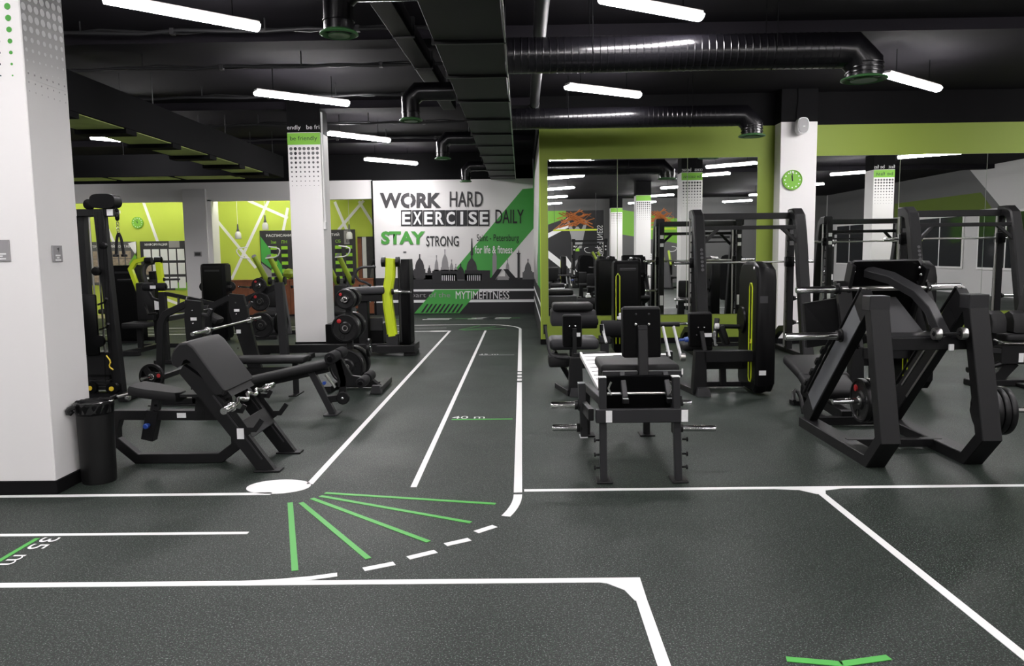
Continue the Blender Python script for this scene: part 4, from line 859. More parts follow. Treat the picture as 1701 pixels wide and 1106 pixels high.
# plate stand with white slatted footplate in front of them
ps = thing('leg_press_stand', 'black plate stand with white slatted footplate left of the pillar', 'gym machine', (-3.80, 13.2, 0), w=True)
G().beam((-3.87, 12.4, .03), (-3.91, 12.4, 1.28), .13, .12, up=(0, 1, 0)).build('post', 'metal_dark', ps)
G().beam((-3.93, 12.4, 1.22), (-4.50, 12.4, 1.0), .07, .09).beam((-4.47, 12.4, 1.02), (-4.47, 12.4, .03), .08, .08, up=(0, 1, 0)).build('side_frame', 'metal_black', ps)
G().beam((-4.55, 12.4, .04), (-3.45, 12.4, .04), .1, .08).beam((-3.55, 12.1, .04), (-3.55, 12.85, .04), .1, .08).build('base', 'metal_black', ps)
for z, R in ((1.24, .12), (.98, .155), (.60, .21)):
    horn((-4.20, 12.46, z), (-4.20, 12.16, z), ps, .024)
    plate((-4.20, 12.29, z), (0, -1, 0), R, .05, 'red-badged plate at the %s of the stand beside the white pillar' % {1.24: 'top', .98: 'middle', .6: 'bottom'}[z], group='plates left of the pillar')
plate((-3.98, 12.62, .60), (1, -.3, 0), .19, .05, 'dark plate stored sideways left of the white pillar', red=False, group='plates left of the pillar')
horn((-4.06, 12.64, .60), (-3.82, 12.57, .60), ps, .022)
fp = G().span((-3.67, 12.79, .98), (-3.33, 12.81, 1.28)).build('footplate', 'alu', ps)
for k in range(5): G().span((-3.66, 12.775, 1.01+k*.055), (-3.34, 12.79, 1.035+k*.055), .003).build('tread_slat', 'alu', fp)
G().beam((-3.50, 12.85, 1.0), (-3.55, 12.86, .06), .07).build('foot_arm', 'metal_black', ps)
G().cyl((-4.55, 12.1, 1.0), (-3.78, 12.3, 1.10), .016, n=10).build('load_bar', 'metal_dark', ps); G().cyl((-4.55, 12.1, 1.0), (-4.40, 12.14, 1.02), .026, n=12).build('bar_sleeve', 'chrome', ps)
# ------------------------------------------------------------------ lime lever hip machine before the mural
hm = thing('hip_press', 'long black hip press with a bright lime lever before the mural', 'gym machine', (-3.0, 13.2, 0), w=True)
G().span((-4.6, 12.93, .06), (-2.15, 13.05, .20), .006).build('base_beam', 'metal_black', hm)
G().path([(-2.45, 12.86, .12), (-1.86, 12.86, .12), (-1.86, 13.42, .12), (-2.45, 13.42, .12), (-2.45, 12.9, .12)], .12, .09, up=(0, 0, 1)).build('foot_frame', 'metal_black', hm)
for x in (-4.5, -1.9): G().span((x-.1, 12.85, 0), (x+.1, 13.3, .06), .004).build('foot', 'metal_black', hm)
G().path([(-2.19, 12.98, 1.64), (-2.21, 12.98, 1.35), (-2.27, 12.98, 1.05), (-2.26, 12.98, .85), (-2.20, 12.98, .33)], .18, .16, up=(0, 1, 0), ch=.03).build('lever_arm', 'lime', hm)
for s in (-1, 1): G().lathe([(.03, -.03), (.085, -.03), (.085, .03), (.03, .03)], (-2.20+s*.12, 12.98, 1.58), (1, 0, 0), 20).build('pivot', 'rubber', hm)
G().beam((-2.2, 12.98, .36), (-2.2, 12.98, .08), .2, .16, up=(0, 1, 0)).build('lever_foot', 'metal_dark', hm)
horn((-2.17, 12.92, 1.08), (-1.85, 12.9, 1.08), hm, .03)
sh = G(); prof = lambda z, k: [V((x, 13.30+(y-13.30)*k, z)) for x, y in ((-2.06, 13.14), (-1.96, 13.16), (-1.92, 13.2), (-1.90, 13.5), (-2.06, 13.5))]
sh.ring_sweep([prof(.16, .9), prof(.2, 1), prof(1.5, 1), prof(1.62, .8)]); sh.build('shroud', 'plastic_black', hm)
G().span((-2.11, 13.12, .2), (-2.065, 13.4, 1.55), .01).build('shroud_side', 'metal_dark', hm)
G().box((-2.66, 13.12, 1.10), (.72, .55, .12), .035, 3, roty(-.03)).build('pad', 'vinyl_grey', hm)
G().box((-2.66, 13.12, .98), (.62, .42, .12), .01).build('pad_frame', 'metal_black', hm)
G().beam((-2.7, 13.1, .95), (-2.7, 13.1, .1), .16, .2, up=(0, 1, 0)).build('pad_post', 'metal_black', hm)
G().span((-3.4, 13.2, .12), (-2.4, 13.6, .52), .01).build('weight_housing', 'plastic_black', hm); G().span((-3.2, 13.18, .40), (-2.4, 13.22, .62), .006).build('housing_plate', 'metal_dark', hm)
G().tube([(-2.55, 13.0, 1.18), (-2.62, 12.95, 1.24), (-2.75, 12.95, 1.28), (-2.80, 12.95, 1.40), (-2.72, 12.95, 1.50), (-2.45, 12.95, 1.50)], .022, 10, 2).build('handle', 'metal_dark', hm)
G().cyl((-2.53, 12.96, 1.50), (-2.47, 12.95, 1.62), .018, n=8).build('handle_peg', 'metal_black', hm)
# ------------------------------------------------------------------ leg extension machine (centre foreground, seen from behind)
le = thing('leg_machine', 'black plate-loaded leg machine in the centre, seen from behind', 'gym machine', (.9, 6.3, 0), w=True)
for x in (.59, 1.145):
    G().beam((x, 5.60, .012), (x-.005 if x < 1 else x-.025, 5.60, .785), .052, .06, up=(0, 1, 0)).build('leg', 'metal_dark', le)
    G().span((x-.055, 5.53, 0), (x+.065, 5.70, .014), .004).build('foot_plate', 'metal_black', le)
    G().span((x-.03-(.005 if x < 1 else .025), 5.57, .782), (x+.024-(.005 if x < 1 else .022), 5.63, .79)).build('leg_cap', 'sticker', le)
    s = -1 if x < 1 else 1
    for z in (.105, .205, .315): G().lathe([(.008, 0), (.008, .03), (.018, .032), (.018, .042), (.008, .044)], (x+s*.026, 5.60, z), (s, 0, 0), 12).build('band_peg', 'plastic_black', le)
    G().beam((x, 7.06, .012), (x, 7.06, .5), .06, .06, up=(0, 1, 0)).build('leg', 'metal_black', le); G().span((x-.07, 6.98, 0), (x+.07, 7.14, .014), .004).build('foot_plate', 'metal_black', le)
    G().beam((x, 5.62, .60), (x, 7.08, .46), .055, .07).build('side_rail', 'metal_black', le)
G().span((.53, 5.535, .455), (1.20, 5.585, .555), .005).build('cross_beam', 'metal_dark', le)
sticker((.625, 5.533, .505), (0, -1, 0), .045, .088, le); sticker((1.175, 5.533, .505), (0, -1, 0), .048, .088, le)
G().beam((.50, 5.60, .505), (.42+.05, 5.95, .505), .04, .09).build('side_plate', 'metal_black', le)
# backrest and seat
bk = G().box((.925, 5.99, 1.075), (.305, .075, .40), .03, 3, rotx(-.12)).build('backrest', 'vinyl', le)
G().box((.925, 5.945, 1.07), (.285, .012, .375), .005, 1, rotx(-.12)).build('back_board', 'plastic_matte', bk)
for dx in (-.05, .05):
    for dz in (.065, -.095): bolt((.925+dx, 5.938-(dz)*.12, 1.075+dz), (0, -1, -.1), le, .011)
    for dz in (.145, -.165): bolt((.925+dx, 5.939-(dz)*.12, 1.075+dz), (0, -1, -.1), le, .006, 'metal_dark')
G().beam((.925, 5.93, 1.12), (.925, 5.86, .74), .075, .06, up=(0, 1, 0)).build('back_post', 'metal_black', le)
G().span((.89, 5.89, 1.10), (.96, 5.925, 1.135), .004).build('latch', 'metal_dark', le)
G().box((.925, 6.28, .775), (.62, .55, .085), .03, 3).build('seat', 'vinyl', le)
for a, b in ((.615, .885), (.965, 1.225)): G().span((a, 5.86, .735), (b, 5.91, .785), .004).build('seat_rail', 'metal_dark', le)
sticker((1.222, 5.858, .78), (0, -1, 0), .012, .045, le)
for x, d in ((.76, .01), (1.09, .012)):
    G().beam((x, 5.86, .77), (x+d, 5.74, .60), .042, .05, up=(0, 1, 0)).build('seat_strut', 'metal_dark', le); G().span((x+d-.024, 5.70, .565), (x+d+.024, 5.75, .60), .003).build('strut_foot', 'metal_black', le)
    G().span((x+d-.02, 5.70, .60), (x+d+.02, 5.745, .603)).build('strut_cap', 'sticker', le)
G().cyl((.64, 5.80, .625), (1.10, 5.80, .625), .012, n=12).build('axle', 'steel', le)
for x, s in ((.655, -1), (1.09, 1)): G().path([(x, 5.66, .74), (x+s*.02, 5.66, .69), (x, 5.66, .64)], .02, .014, up=(0, 1, 0)).build('latch', 'chrome', le)
G().span((.63, 5.80, .40), (1.13, 6.4, .76), .01).build('body_box', 'plastic_matte', le); G().beam((.62, 5.78, .46), (1.13, 5.78, .46), .05, .07).build('cross_bar', 'metal_black', le)
# load arms with chrome horns
G().beam((.455, 5.93, .69), (.475, 5.93, .27), .055, .09, up=(0, 1, 0)).build('load_arm', 'metal_dark', le); G().span((.44, 5.88, .262), (.5, 5.98, .27)).build('arm_cap', 'sticker', le)
G().beam((1.20, 6.0, .66), (1.20, 6.0, .27), .05, .08, up=(0, 1, 0)).build('load_arm', 'metal_black', le)
horn((.43, 5.93, .515), (.215, 5.93, .515), le, .027); horn((.445, 5.93, .335), (.225, 5.93, .335), le, .027)
horn((1.225, 5.98, .515), (1.32, 5.98, .515), le, .022); horn((1.225, 5.98, .31), (1.515, 5.98, .305), le, .025)
# white slatted footplate
A, B_, C_ = V((.55, 7.35, .72)), V((1.16, 7.35, .73)), V((.66, 6.55, .49))
pl = G().poly([A, B_, V((1.1, 6.55, .49)), C_], (0, -.006, -.02)).build('footplate', 'alu', le)
for k in range(10):
    f0, f1 = (k+.18)/10, (k+.72)/10; L0, R0 = A.lerp(C_, f0), B_.lerp(V((1.1, 6.55, .49)), f0); L1, R1 = A.lerp(C_, f1), B_.lerp(V((1.1, 6.55, .49)), f1); i = V((.025, 0, 0)); n = V((0, -.003, .012))
    G().poly([L0+i, R0-i, R1-i, L1+i], n).build('tread_slat', 'alu', pl)
for p, q in ((A, C_), (B_, V((1.1, 6.55, .49)))): G().beam(p+V((.01, 0, .01)), q+V((.01, 0, .01)), .022, .03).build('rim', 'alu', pl)
G().beam((.9, 7.3, .70), (.9, 7.06, .3), .08, .08).build('plate_arm', 'metal_black', le)
# lever link on the right with a blue pull pin
G().beam((1.290, 6.75, .82), (1.290, 6.75, .52), .055, .07, up=(0, 1, 0)).build('link_post', 'metal_black', le); sticker((1.290, 6.75, .822), (0, 0, 1), .05, .06, le, up=(0, 1, 0))
for x, q in ((1.250, 1.285), (1.345, 1.385)): G().beam((x, 6.85, 1.04), (q, 6.70, .78), .018, .03).build('link_bar', 'alu', le)
for x in (1.230, 1.400): G().lathe([(.01, -.02), (.035, -.02), (.035, .02), (.01, .022)], (x, 6.70, .775), (1, 0, 0), 16).build('link_pivot', 'steel', le)
G().cyl((1.02, 6.85, 1.05), (1.40, 6.85, 1.05), .022, n=12).build('link_axle', 'metal_black', le)
G().lathe([(.012, 0), (.012, .04), (.022, .045), (.024, .075), (.015, .08)], (1.380, 6.75, .92), (1, 0, .05), 12).build('pull_pin', 'blue', le)
roller((1.05, 6.95, .93), (1.05, 6.70, .93), .05, le)
# ------------------------------------------------------------------ incline leg press (right foreground)
lg = thing('leg_press', 'large black incline leg press in the right foreground', 'gym machine', (3.13, 6.7, 0), w=True)
XA, XB = 2.74, 3.53
for x in (XA, XB):
    o = .06 if x == XB else 0
    G().path([(x, 7.36, .04), (x, 5.93+o, .04), (x, 5.72+o, .26), (x, 5.99+o, 1.30)], .15, .10, up=(1, 0, 0), ch=.006).build('side_frame', 'metal_black', lg)
    G().span((x-.078, 5.92+o, 1.22), (x+.078, 6.06+o, 1.335), .006).build('post_cap', 'metal_dark', lg)
    G().beam((x, 7.32, .10), (x, 6.10+o, 1.30), .08, .20, up=(0, 1, 1)).build('rail', 'metal_black', lg)
    G().beam((x-.041, 7.16, .27), (x-.041, 6.22+o, 1.18), .004, .18, up=(0, 1, 1)).build('rail_plate', 'metal_black' if x == XB else 'plate_grey', lg)
    for s in (-1, 1): G().cyl((x+s*.028, 7.27, .36), (x+s*.028, 6.20+o, 1.38), .012, n=10).build('slide_rod', 'steel' if s > 0 else 'metal_black', lg)
    if x == XA:
        for k in range(4): G().box((x-.09, 7.12-.12*k, .47+.115*k), (.05, .035, .08), .006, 1, rotx(.8)).build('stop_peg', 'metal_black', lg)
        G().cyl((x-.09, 7.2, .36), (x-.09, 6.6, .95), .014, n=10).build('stop_rod', 'metal_black', lg)
    else:
        for e in (-.045, .045): G().beam((x-.045, 7.0+e, .40+e), (x-.045, 6.45+e, .95+e), .006, .022, up=(0, 1, 1)).build('slide_strip', 'steel', lg)
    for z, y in ((.5, 5.785+o), (.95, 5.90+o)): bolt((x+(.052 if x == XA else -.052), y+.02, z), (1 if x == XA else -1, 0, 0), lg, .009, 'metal_dark')
G().beam((XA, 6.45, .06), (XB, 6.45, .06), .07, .07).build('cross_bar', 'metal_black', lg); G().beam((XA, 7.32, .06), (XB, 7.32, .06), .08, .08).build('cross_bar', 'metal_black', lg)
G().beam((XA+.03, 6.03, .95), (XB-.03, 6.08, .95), .07, .10).build('cross_bar', 'metal_black', lg)
G().poly([(XA+.05, 6.02, 1.0), (XB-.05, 6.07, 1.0), (XB-.05, 6.55, .98), (XA+.05, 6.55, .98)], (0, 0, .014)).build('top_tray', 'metal_dark', lg)
# sled with footplate and load horns
sl = G().poly([(2.86, 6.70, 1.60), (3.40, 6.70, 1.60), (3.48, 6.74, 1.50), (3.48, 6.92, 1.10), (2.82, 6.92, 1.10), (2.82, 6.72, 1.55)], (0, -.03, -.012)).build('footplate', 'plastic_black', lg)
G().beam((2.83, 6.66, 1.57), (2.83, 6.9, .95), .03, .12, up=(0, 1, 1)).build('plate_edge', 'metal_black', sl); G().beam((3.46, 6.66, 1.54), (3.46, 6.9, 1.05), .03, .1, up=(0, 1, 1)).build('plate_edge', 'metal_black', sl)
for c in ((3.40, 6.655, 1.53), (3.42, 6.665, 1.47), (2.85, 6.66, 1.5)): bolt(c, (0, -1, 0), lg, .011)
G().cyl((2.76, 6.70, 1.355), (3.52, 6.70, 1.355), .022, n=12).build('sled_axle', 'steel', lg)
horn((2.74, 6.72, 1.35), (2.38, 6.72, 1.345), lg, .03); horn((3.50, 6.72, 1.36), (3.80, 6.72, 1.36), lg, .03)
horn((2.66, 6.45, .975), (2.20, 6.45, .97), lg, .032); horn((3.59, 6.50, .975), (3.90, 6.50, .97), lg, .030)
G().poly([(2.70, 6.50, .86), (2.82, 6.50, .86), (2.86, 6.80, 1.42), (2.74, 6.80, 1.42)], (0, -.05, 0)).build('sled_side', 'metal_black', lg); G().poly([(3.45, 6.50, .86), (3.57, 6.50, .86), (3.53, 6.80, 1.42), (3.43, 6.80, 1.42)], (0, -.05, 0)).build('sled_side', 'metal_black', lg)
G().poly([(2.55, 6.88, .82), (2.80, 6.85, .86), (2.80, 6.75, 1.28), (2.50, 6.85, 1.22)], (0, .05, 0)).build('sled_wing', 'metal_black', lg)
G().poly([(2.92, 6.42, 1.0), (3.34, 6.42, 1.0), (3.28, 6.85, 1.3), (2.98, 6.85, 1.3)], (0, -.02, -.02)).build('sled_cover', 'pipe_grey', lg)
G().path([(2.98, 6.70, 1.50), (3.10, 6.52, 1.45), (3.22, 6.34, 1.34), (3.275, 6.22, 1.22), (3.285, 6.0, 1.0)], .11, .07, up=(-.75, -.55, -.3), ch=.006).build('carry_arm', 'metal_dark', lg)
for x in (3.20, 3.40): G().lathe([(.012, -.02), (.046, -.024), (.049, -.012), (.049, .012), (.046, .024), (.012, .02)], (x, 5.96, 1.035), (1, 0, 0), 20).build('wheel', 'steel', lg); G().lathe([(.03, -.021), (.03, .021)], (x, 5.96, 1.035), (1, 0, 0), 16).build('wheel_hub', 'metal_black', lg)
G().beam((3.17, 5.96, 1.035), (3.43, 5.96, 1.035), .02, .02).build('wheel_axle', 'metal_black', lg); G().span((3.31, 5.975, .90), (3.35, 5.99, .95), .003).build('latch_plate', 'alu', lg)
# seat at the far, low end
G().box((3.08, 7.72, .33), (.48, .42, .10), .035, 3, rotx(.35)).build('seat', 'vinyl', lg); G().box((3.10, 8.12, .44), (.5, .62, .11), .04, 3, rotx(.22)).build('backrest', 'vinyl', lg)
G().beam((3.10, 7.3, .10), (3.10, 8.4, .16), .1, .1).build('seat_beam', 'metal_black', lg); G().beam((3.10, 8.3, .42), (3.10, 8.4, .03), .09, .09, up=(1, 0, 0)).build('seat_leg', 'metal_black', lg); G().span((2.95, 8.32, 0), (3.25, 8.46, .05), .005).build('foot_bar', 'metal_black', lg)
for x in (2.74, 3.46): G().tube([(x, 7.45, .10), (x, 7.55, .28), (x-.06*(1 if x < 3 else -1), 7.58, .32), (x-.08*(1 if x < 3 else -1), 7.48, .22)], .02, 8, 1).build('hand_grip', 'rubber', lg)
# plates parked on the pegs
horn((3.60, 6.10, .40), (4.03, 6.10, .40), lg, .024)
G().cyl((2.93, 6.42, .43), (2.60, 6.42, .42), .024, n=14).build('plate_peg', 'chrome', lg)
for x, l, red in ((2.90, 'inner weight plate on the left peg of the leg press', False), (2.845, 'outer red-badged weight plate on the left peg of the leg press', True)):
    plate((x, 6.42, .43), (-1, 0, 0), .185, .05, l, red=red, group='plates on the leg press')
for x, l in ((3.70, 'inner'), (3.757, 'middle'), (3.81, 'outer')): plate((x, 6.10, .40), (1, 0, 0), .195, .05, '%s weight plate on the right peg of the leg press' % l, red=False, group='plates on the leg press')
# ------------------------------------------------------------------ selectorised machines with lime outline
def selector(loc, label):
    t = thing('selector_machine', label, 'gym machine', loc)
    prof = lambda x, k: [V((x, .25+(y-.25)*k, .78+(z-.78)*k)) for y, z in ((-.12, .12), (-.04, .03), (.58, .03), (.62, .10), (.62, 1.40), (.55, 1.52), (.42, 1.56), (.05, 1.56), (-.08, 1.50), (-.12, 1.38))]
    G().ring_sweep([prof(.565, .955), prof(.58, .985), prof(.595, 1), prof(.67, 1), prof(.70, .985), prof(.715, .98), prof(.77, .98), prof(.79, .95)]).build('shroud', 'plastic_black', t)
    g = G(); pts = [(-.02, .14), (.06, .12)]; g.tube([(.563, y, z) for y, z in ((.05, .20), (.05, 1.26), (.08, 1.31), (.13, 1.31), (.16, 1.26), (.16, .20), (.13, .15), (.08, .15), (.05, .20))], .008, 6).build('lime_outline', 'lime', t)
    for y, z, h in ((.005, 1.36, .10), (.005, 1.22, .10), (.005, 1.06, .10)): sticker((.568, y, z), (-1, 0, 0), .05, h, t, 'sticker' if z != 1.22 else 'sticker_dark')
    sticker((.568, .28, 1.1), (-1, 0, 0), .03, .40, t, 'grey_print_mid'); sticker((.645, -.119, .28), (0, -1, 0), .08, .055, t)
    sticker((.645, -.119, 1.13), (0, -1, 0), .09, .08, t, 'board')
    G().lathe([(.01, 0), (.016, .004), (.016, .012), (.008, .016)], (.568, .0, 1.49), (-1, 0, 0), 12).build('button', 'sticker', t)
    G().poly([(-.13, -.0, .02), (.04, -.0, .02), (.02, -.0, .53), (-.10, -.0, .53)], (0, .14, 0), .006).build('column', 'metal_black', t)
    G().box((-.02, -.02, .05), (.17, .16, .10), .004, 1, None, (.75, .7)).build('foot', 'metal_dark', t); G().beam((-.06, 0, .035), (-.16, .55, .035), .10, .07).build('base_leg', 'metal_black', t)
    G().beam((.0, .05, .46), (.58, .05, .46), .10, .13).build('link_beam', 'metal_black', t); G().beam((.0, .45, .30), (.58, .45, .30), .08, .1).build('link_beam', 'metal_black', t); G().beam((.0, .5, .05), (.6, .5, .05), .07, .06).build('base_beam', 'metal_black', t)
    G().beam((.32, .45, .48), (.34, .45, .05), .07, .08, up=(0, 1, 0)).build('post', 'metal_black', t)
    bk = G().box((0, .24, .76), (.29, .085, .42), .035, 3, rotx(-.1)).build('backrest', 'vinyl', t); G().box((0, .19, .755), (.265, .012, .385), .006, 1, rotx(-.1)).build('back_board', 'plastic_matte', bk)
    for dx in (-.035, .035): bolt((dx, .182, .79), (0, -1, 0), t, .009)
    bolt((-.05, .186, .70), (0, -1, 0), t, .007)
    G().beam((0, .16, .74), (.02, .07, .52), .05, .05, up=(0, 1, 0)).build('back_post', 'metal_black', t); sticker((.07, .15, .70), (0, -1, 0), .10, .045, t); G().box((.07, .165, .70), (.11, .02, .055), .003).build('adjuster', 'metal_black', t)
    G().box((.02, .62, .52), (.36, .45, .09), .03, 3).build('seat', 'vinyl', t)
    G().beam((.24, .50, .60), (.30, .62, .85), .06, .05).build('lever', 'metal_black', t); G().box((.36, .55, .66), (.07, .20, .26), .025, 2, roty(-.35)).build('side_pad', 'vinyl', t)
    G().cyl((.25, .5, .77), (.60, .5, .76), .028, n=14).build('roller_arm', 'metal_black', t); G().lathe([(.036, 0), (.036, .04), (.03, .045), (.002, .045)], (.29, .5, .77), (-1, 0, 0), 16).build('arm_cap', 'sticker', t)
    G().lathe([(.03, -.02), (.16, -.02), (.17, 0), (.16, .02), (.03, .02)], (.56, .45, .85), (1, 0, 0), 24).build('cam_disc', 'plastic_black', t)
    G().tube([(.20, .35, .72), (.23, .42, .55), (.28, .55, .53)], .014, 8).build('handle', 'alu', t); G().tube([(.53, .0, .62), (.56, .06, .60), (.57, .12, .66)], .006, 6, 1).build('yellow_strap', 'yellow', t)
    return t
sm = selector((2.13, 8.98, 0), 'black seated machine with lime-outlined shroud right of the centre machine')
copy_tree(sm, (4.02, 9.1, 0), 0, 'black seated machine with shroud half hidden behind the leg press')
copy_tree(sm, (2.35, 2.0, 0), 0, 'seated machine with lime outline, nearer to the mirror of two behind the view')
copy_tree(sm, (2.25, -.3, 0), 0, 'seated machine with lime outline, farther of two seen only in the mirror')
# ------------------------------------------------------------------ seated machine and roller bench left of it
sc = thing('seated_curl_machine', 'black seated machine with loop handles left of the centre machine', 'gym machine', (.62, 9.1, 0), w=True)
G().poly([(.54, 9.03, .02), (.72, 9.03, .02), (.70, 9.03, .46), (.56, 9.03, .46)], (0, .15, 0), .006).build('column', 'metal_black', sc)
G().box((.64, 9.02, .05), (.18, .14, .10), .004, 1, None, (.8, .75)).build('foot', 'metal_dark', sc); G().beam((.58, 9.05, .035), (.45, 9.6, .035), .1, .07).build('base_leg', 'metal_black', sc)
G().beam((.62, 9.12, .50), (.62, 9.12, .80), .05, .05, up=(0, 1, 0)).build('back_post', 'metal_black', sc)
bk = G().box((.60, 9.25, .76), (.235, .085, .40), .035, 3, rotx(-.08)).build('backrest', 'vinyl', sc); G().box((.60, 9.20, .755), (.215, .012, .37), .006, 1, rotx(-.08)).build('back_board', 'plastic_matte', bk)
for dx in (-.035, .035): bolt((.60+dx, 9.192, .82), (0, -1, 0), sc, .009)
G().box((.64, 9.17, .72), (.10, .02, .055), .003).build('adjuster', 'metal_black', sc); sticker((.65, 9.159, .72), (0, -1, 0), .085, .045, sc)
G().beam((.60, 9.12, .44), (1.0, 9.2, .44), .10, .13).build('link_beam', 'metal_black', sc); G().beam((.62, 9.6, .30), (1.05, 9.6, .30), .08, .1).build('link_beam', 'metal_black', sc)
for s in (0,): G().box((.65, 9.85, .55), (.62, .55, .14), .05, 3).build('seat', 'vinyl_grey', sc)
G().box((.45, 9.55, .36), (.26, .3, .14), .03, 2).build('lower_pad', 'vinyl', sc)
G().tube([(.29, 9.65, .78), (.31, 9.6, .62), (.33, 9.5, .46), (.38, 9.42, .42), (.60, 9.3, .42)], .018, 8, 1).build('loop_handle', 'metal_dark', sc); G().cyl((.29, 9.65, .68), (.288, 9.66, .80), .024, n=12).build('grip', 'rubber', sc)
G().tube([(1.0, 9.6, .80), (1.02, 9.6, .68), (1.04, 9.5, .58)], .016, 8).build('loop_handle', 'alu', sc); G().cyl((.995, 9.6, .72), (.99, 9.6, .80), .024, n=12).build('grip', 'rubber', sc)
G().tube([(.40, 9.8, .44), (.62, 10.0, .05)], .035, 8).build('support', 'metal_black', sc)
rbn = thing('roller_bench', 'black roller bench by the mirror behind the centre machine', 'gym machine', (1.2, 12.0, 0), w=True)
roller((.80, 11.5, .66), (1.12, 11.5, .66), .10, rbn); roller((1.17, 11.4, .56), (1.80, 11.4, .56), .13, rbn)
G().box((.78, 12.0, .86), (.62, .5, .12), .04, 3).build('bench_pad', 'vinyl', rbn); G().box((.80, 12.2, .68), (.7, .6, .24), .03, 2).build('bench_box', 'vinyl_grey', rbn)
G().span((1.14, 11.3, .36), (1.30, 11.5, .46), .01).build('pivot_block', 'metal_dark', rbn); G().beam((1.22, 11.4, .45), (1.22, 11.4, .02), .12, .12, up=(0, 1, 0)).build('post', 'metal_dark', rbn)
G().beam((.8, 11.5, .60), (.8, 12.2, .55), .07).build('frame', 'metal_black', rbn); G().beam((.8, 12.2, .57), (.8, 12.2, .02), .1, .1, up=(0, 1, 0)).build('post', 'metal_black', rbn); G().beam((.6, 12.0, .035), (1.9, 12.0, .035), .1, .07).beam((1.22, 11.2, .035), (1.22, 12.3, .035), .1, .07).build('base', 'metal_black', rbn)
G().box((1.47, 11.42, .72), (.12, .1, .05), .015, 2).box((1.47, 11.42, .77), (.07, .07, .05), .015, 2).build('white_clamp', 'white_print', rbn)
G().tube([(1.75, 11.4, .45), (1.70, 11.2, .35), (1.62, 11.1, .2), (1.6, 11.1, .02)], .012, 6, 2).build('yellow_cord', 'yellow', rbn)
t = shroud_box('weight_stack_machine', 'black shrouded weight stack with lime stripe right of the mural corridor', 1.72, 12.75, .44, .42, 1.55)
G().tube([(-.19, -.216, .2), (-.19, -.216, 1.3), (-.16, -.216, 1.35), (-.13, -.216, 1.3), (-.13, -.216, .2)], .007, 6).build('lime_outline', 'lime', t)
# ------------------------------------------------------------------ smith machines
def smith(loc, zbar, label, blabel):
    t = thing('smith_machine', label, 'gym machine', loc); W = .80
    for s in (-1, 1):
        x = s*W
        G().path([(x, -.66, .03), (x, -.60, .12), (x, -.20, 1.95), (x, -.12, 2.20), (x, -.02, 2.27), (x, .16, 2.27)], .17, .16, up=(1, 0, 0), ch=.02).build('leaning_post', 'metal_black', t)
        G().beam((x-s*.02, .18, .05), (x-s*.02, .18, 2.26), .10, .10, up=(0, 1, 0)).build('guide_post', 'metal_black', t)
        G().cyl((x-s*.02-.10, .10, .12), (x-s*.02-.10, .10, 2.2), .016, n=10).build('guide_rod', 'steel', t)
        G().beam((x, -.70, .035), (x, .95, .035), .10, .07).build('base_rail', 'metal_black', t); G().path([(x, .95, .03), (x, .90, .20), (x, .60, .36), (x, .2, .40)], .09, .10, up=(1, 0, 0)).build('rear_stay', 'metal_black', t)
        G().span((x-.09, -.80, 0), (x+.09, -.62, .05), .006).build('foot', 'metal_dark', t)
        for k in range(11): G().cyl((x-s*.02-.05, .16, .35+k*.165), (x-s*.02-.085, .16, .35+k*.165), .012, n=8).build('rack_peg', 'metal_black', t)
        G().box((x-s*.02-.04, .1, zbar), (.14, .12, .17), .02, 2).build('bar_carriage', 'plastic_black', t); G().box((x-s*.02-.03, .1, .30), (.12, .12, .12), .02, 2).build('bar_stop', 'plastic_black', t)
        G().beam((x, -.20, 1.98), (x-s*.02, -.24, 1.78), .02, .02).build('inner_edge', 'metal_dark', t)
        G().beam((x-s*.05, -.25, 1.80), (x-s*.30, -.20, 2.04), .05, .05, up=(0, 1, 0)).build('gusset', 'metal_black', t)
        for z in (.5, .9): horn((x+s*.06, .18, z), (x+s*.30, .18, z), t, .024)
        sticker((x-s*.02, .128, 1.98), (0, -1, 0), .07, .07, t, 'sticker_dark'); sticker((x-s*.02, .128, 1.80), (0, -1, 0), .07, .07, t, 'sticker_dark'); sticker((x-s*.02, .232, 1.98), (0, 1, 0), .07, .07, t); sticker((x-s*.02, .232, 1.82), (0, 1, 0), .07, .07, t); sticker((x-s*.02, .232, .7), (0, 1, 0), .07, .2, t)
        g = G()
        for k in range(6): g.lathe([(.020, 0), (.024, .002), (.024, .004), (.016, .004), (.016, 0)], (x, -.415+k*.0195-.062, 1.40+k*.062), (0, -.98, .2), 12)
        if s < 0: g.build('side_emblem', 'pipe_grey', t)
        else: g.bm.free()
    G().beam((-W, .10, 2.24), (W, .10, 2.24), .10, .11, up=(0, 1, 0)).build('top_beam', 'metal_black', t); G().beam((-W, -.20, 2.05), (W, -.20, 2.05), .06, .06).build('front_beam', 'metal_black', t)
    G().beam((-W, .9, .06), (W, .9, .06), .07, .07).build('base_beam', 'metal_black', t)
    t.location = loc
    b = thing('smith_bar', blabel, 'barbell', (loc[0], loc[1]+.1, zbar), group='bars of the smith machines'); G().cyl((-.82, 0, 0), (.82, 0, 0), .015, n=12).build('shaft', 'steel', b)
    for s in (-1, 1): G().lathe([(.035, -.02), (.035, 0), (.025, .002), (.025, .30), (.022, .31), (.002, .31)], (s*.82, 0, 0), (s, 0, 0), 16).build('sleeve', 'chrome', b)
    return t
sm1 = smith((3.62, 12.55, 0), 1.50, 'black smith machine left of the clock pillar', 'steel bar of the smith machine left of the clock pillar')
smith((7.0, 12.55, 0), 1.84, 'black smith machine at the far right before the mirror', 'steel bar of the far right smith machine')
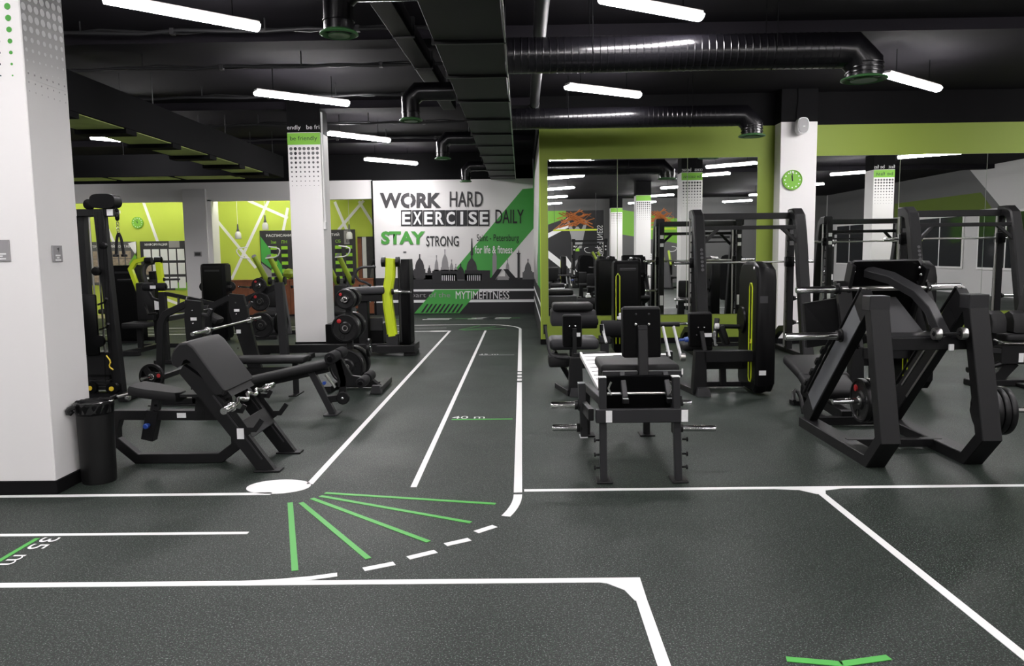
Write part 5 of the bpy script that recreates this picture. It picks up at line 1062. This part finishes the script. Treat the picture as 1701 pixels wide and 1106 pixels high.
# ------------------------------------------------------------------ adductor machine at the right edge
am = thing('adductor_machine', 'black adductor machine with twin thigh pads at the right edge', 'gym machine', (6.2, 9.5, 0), w=True)
for x, sx in ((5.76, 1), (6.02, 1)):
    p = [(-.13, -.11), (.13, -.11), (.13, .02), (.08, .10), (.0, .13), (-.08, .10), (-.13, .02)]
    G().ring_sweep([[V((x+xx, 9.45+y*kk, .78+z*kk*1.1)) for y, z in p] for xx, kk in ((-.085, .92), (-.065, 1), (.065, 1), (.085, .92))]).build('thigh_pad', 'vinyl', am)
    bolt((x+.086, 9.45, .82), (1, 0, 0), am, .01); G().beam((x, 9.45, .68), (x+.06, 9.5, .42), .05, .06, up=(0, 1, 0)).build('pad_arm', 'metal_black', am)
G().box((6.12, 9.55, .60), (.55, .5, .10), .035, 3).build('seat', 'vinyl', am); G().box((6.45, 9.75, .95), (.30, .25, .75), .05, 3, roty(.2)).build('backrest', 'vinyl', am)
G().span((5.78, 9.30, .28), (6.12, 9.55, .50), .01).build('gear_box', 'metal_black', am); sticker((6.02, 9.298, .36), (0, -1, 0), .06, .11, am)
G().tube([(5.62, 9.2, .60), (5.72, 9.2, .56), (5.78, 9.25, .54), (6.1, 9.25, .54)], .014, 8, 1).build('handle', 'chrome', am); G().beam((5.42, 9.3, .48), (6.0, 9.35, .42), .05, .06).build('lever', 'metal_dark', am); G().tube([(5.38, 9.3, .22), (5.62, 9.3, .24), (5.85, 9.35, .30)], .035, 10).build('foot_rest', 'rubber', am)
G().beam((6.0, 9.45, .30), (5.80, 9.45, .08), .14, .14, up=(0, 1, 0)).build('stand', 'metal_black', am); G().span((5.48, 9.35, 0), (6.7, 9.55, .08), .01).build('base', 'metal_black', am)
G().lathe([(.03, -.05), (.10, -.05), (.11, 0), (.10, .05), (.03, .05)], (6.12, 9.12, .14), (0, 1, 0), 22).build('wheel_cover', 'plastic_black', am); G().span((6.0, 9.05, 0), (6.6, 9.35, .05), .01).build('foot', 'metal_black', am)
# ------------------------------------------------------------------ more machines behind the view, met only in the mirrors
for src, loc, rz, l in ((sm, (1.2, -6.5, 0), 0, 'seated machine with shroud deep in the left mirror'), (sm, (3.0, -8.6, 0), 1.2, 'turned seated machine deep in the middle mirror'), (sm, (7.6, 2.2, 0), 2.2, 'turned seated machine in the right-hand mirror'),
        (sm, (9.6, -1.0, 0), .4, 'seated machine beside the windows in the right-hand mirror'), (lr, (6.6, -6.4, 0), .6, 'lime double-arm machine deep in the mirror'), (lr, (3.3, -5.2, 0), -.7, 'lime double-arm machine in the middle mirror'),
        (sm1, (8.2, -4.2, 0), 0, 'smith machine standing deep in the right-hand mirror'), (sm1, (11.8, 1.0, 0), .3, 'smith machine by the windows in the right-hand mirror'), (sm1, (3.4, -10.2, 0), 0, 'smith machine before the rear wall in the mirror')):
    copy_tree(src, loc, rz, l)
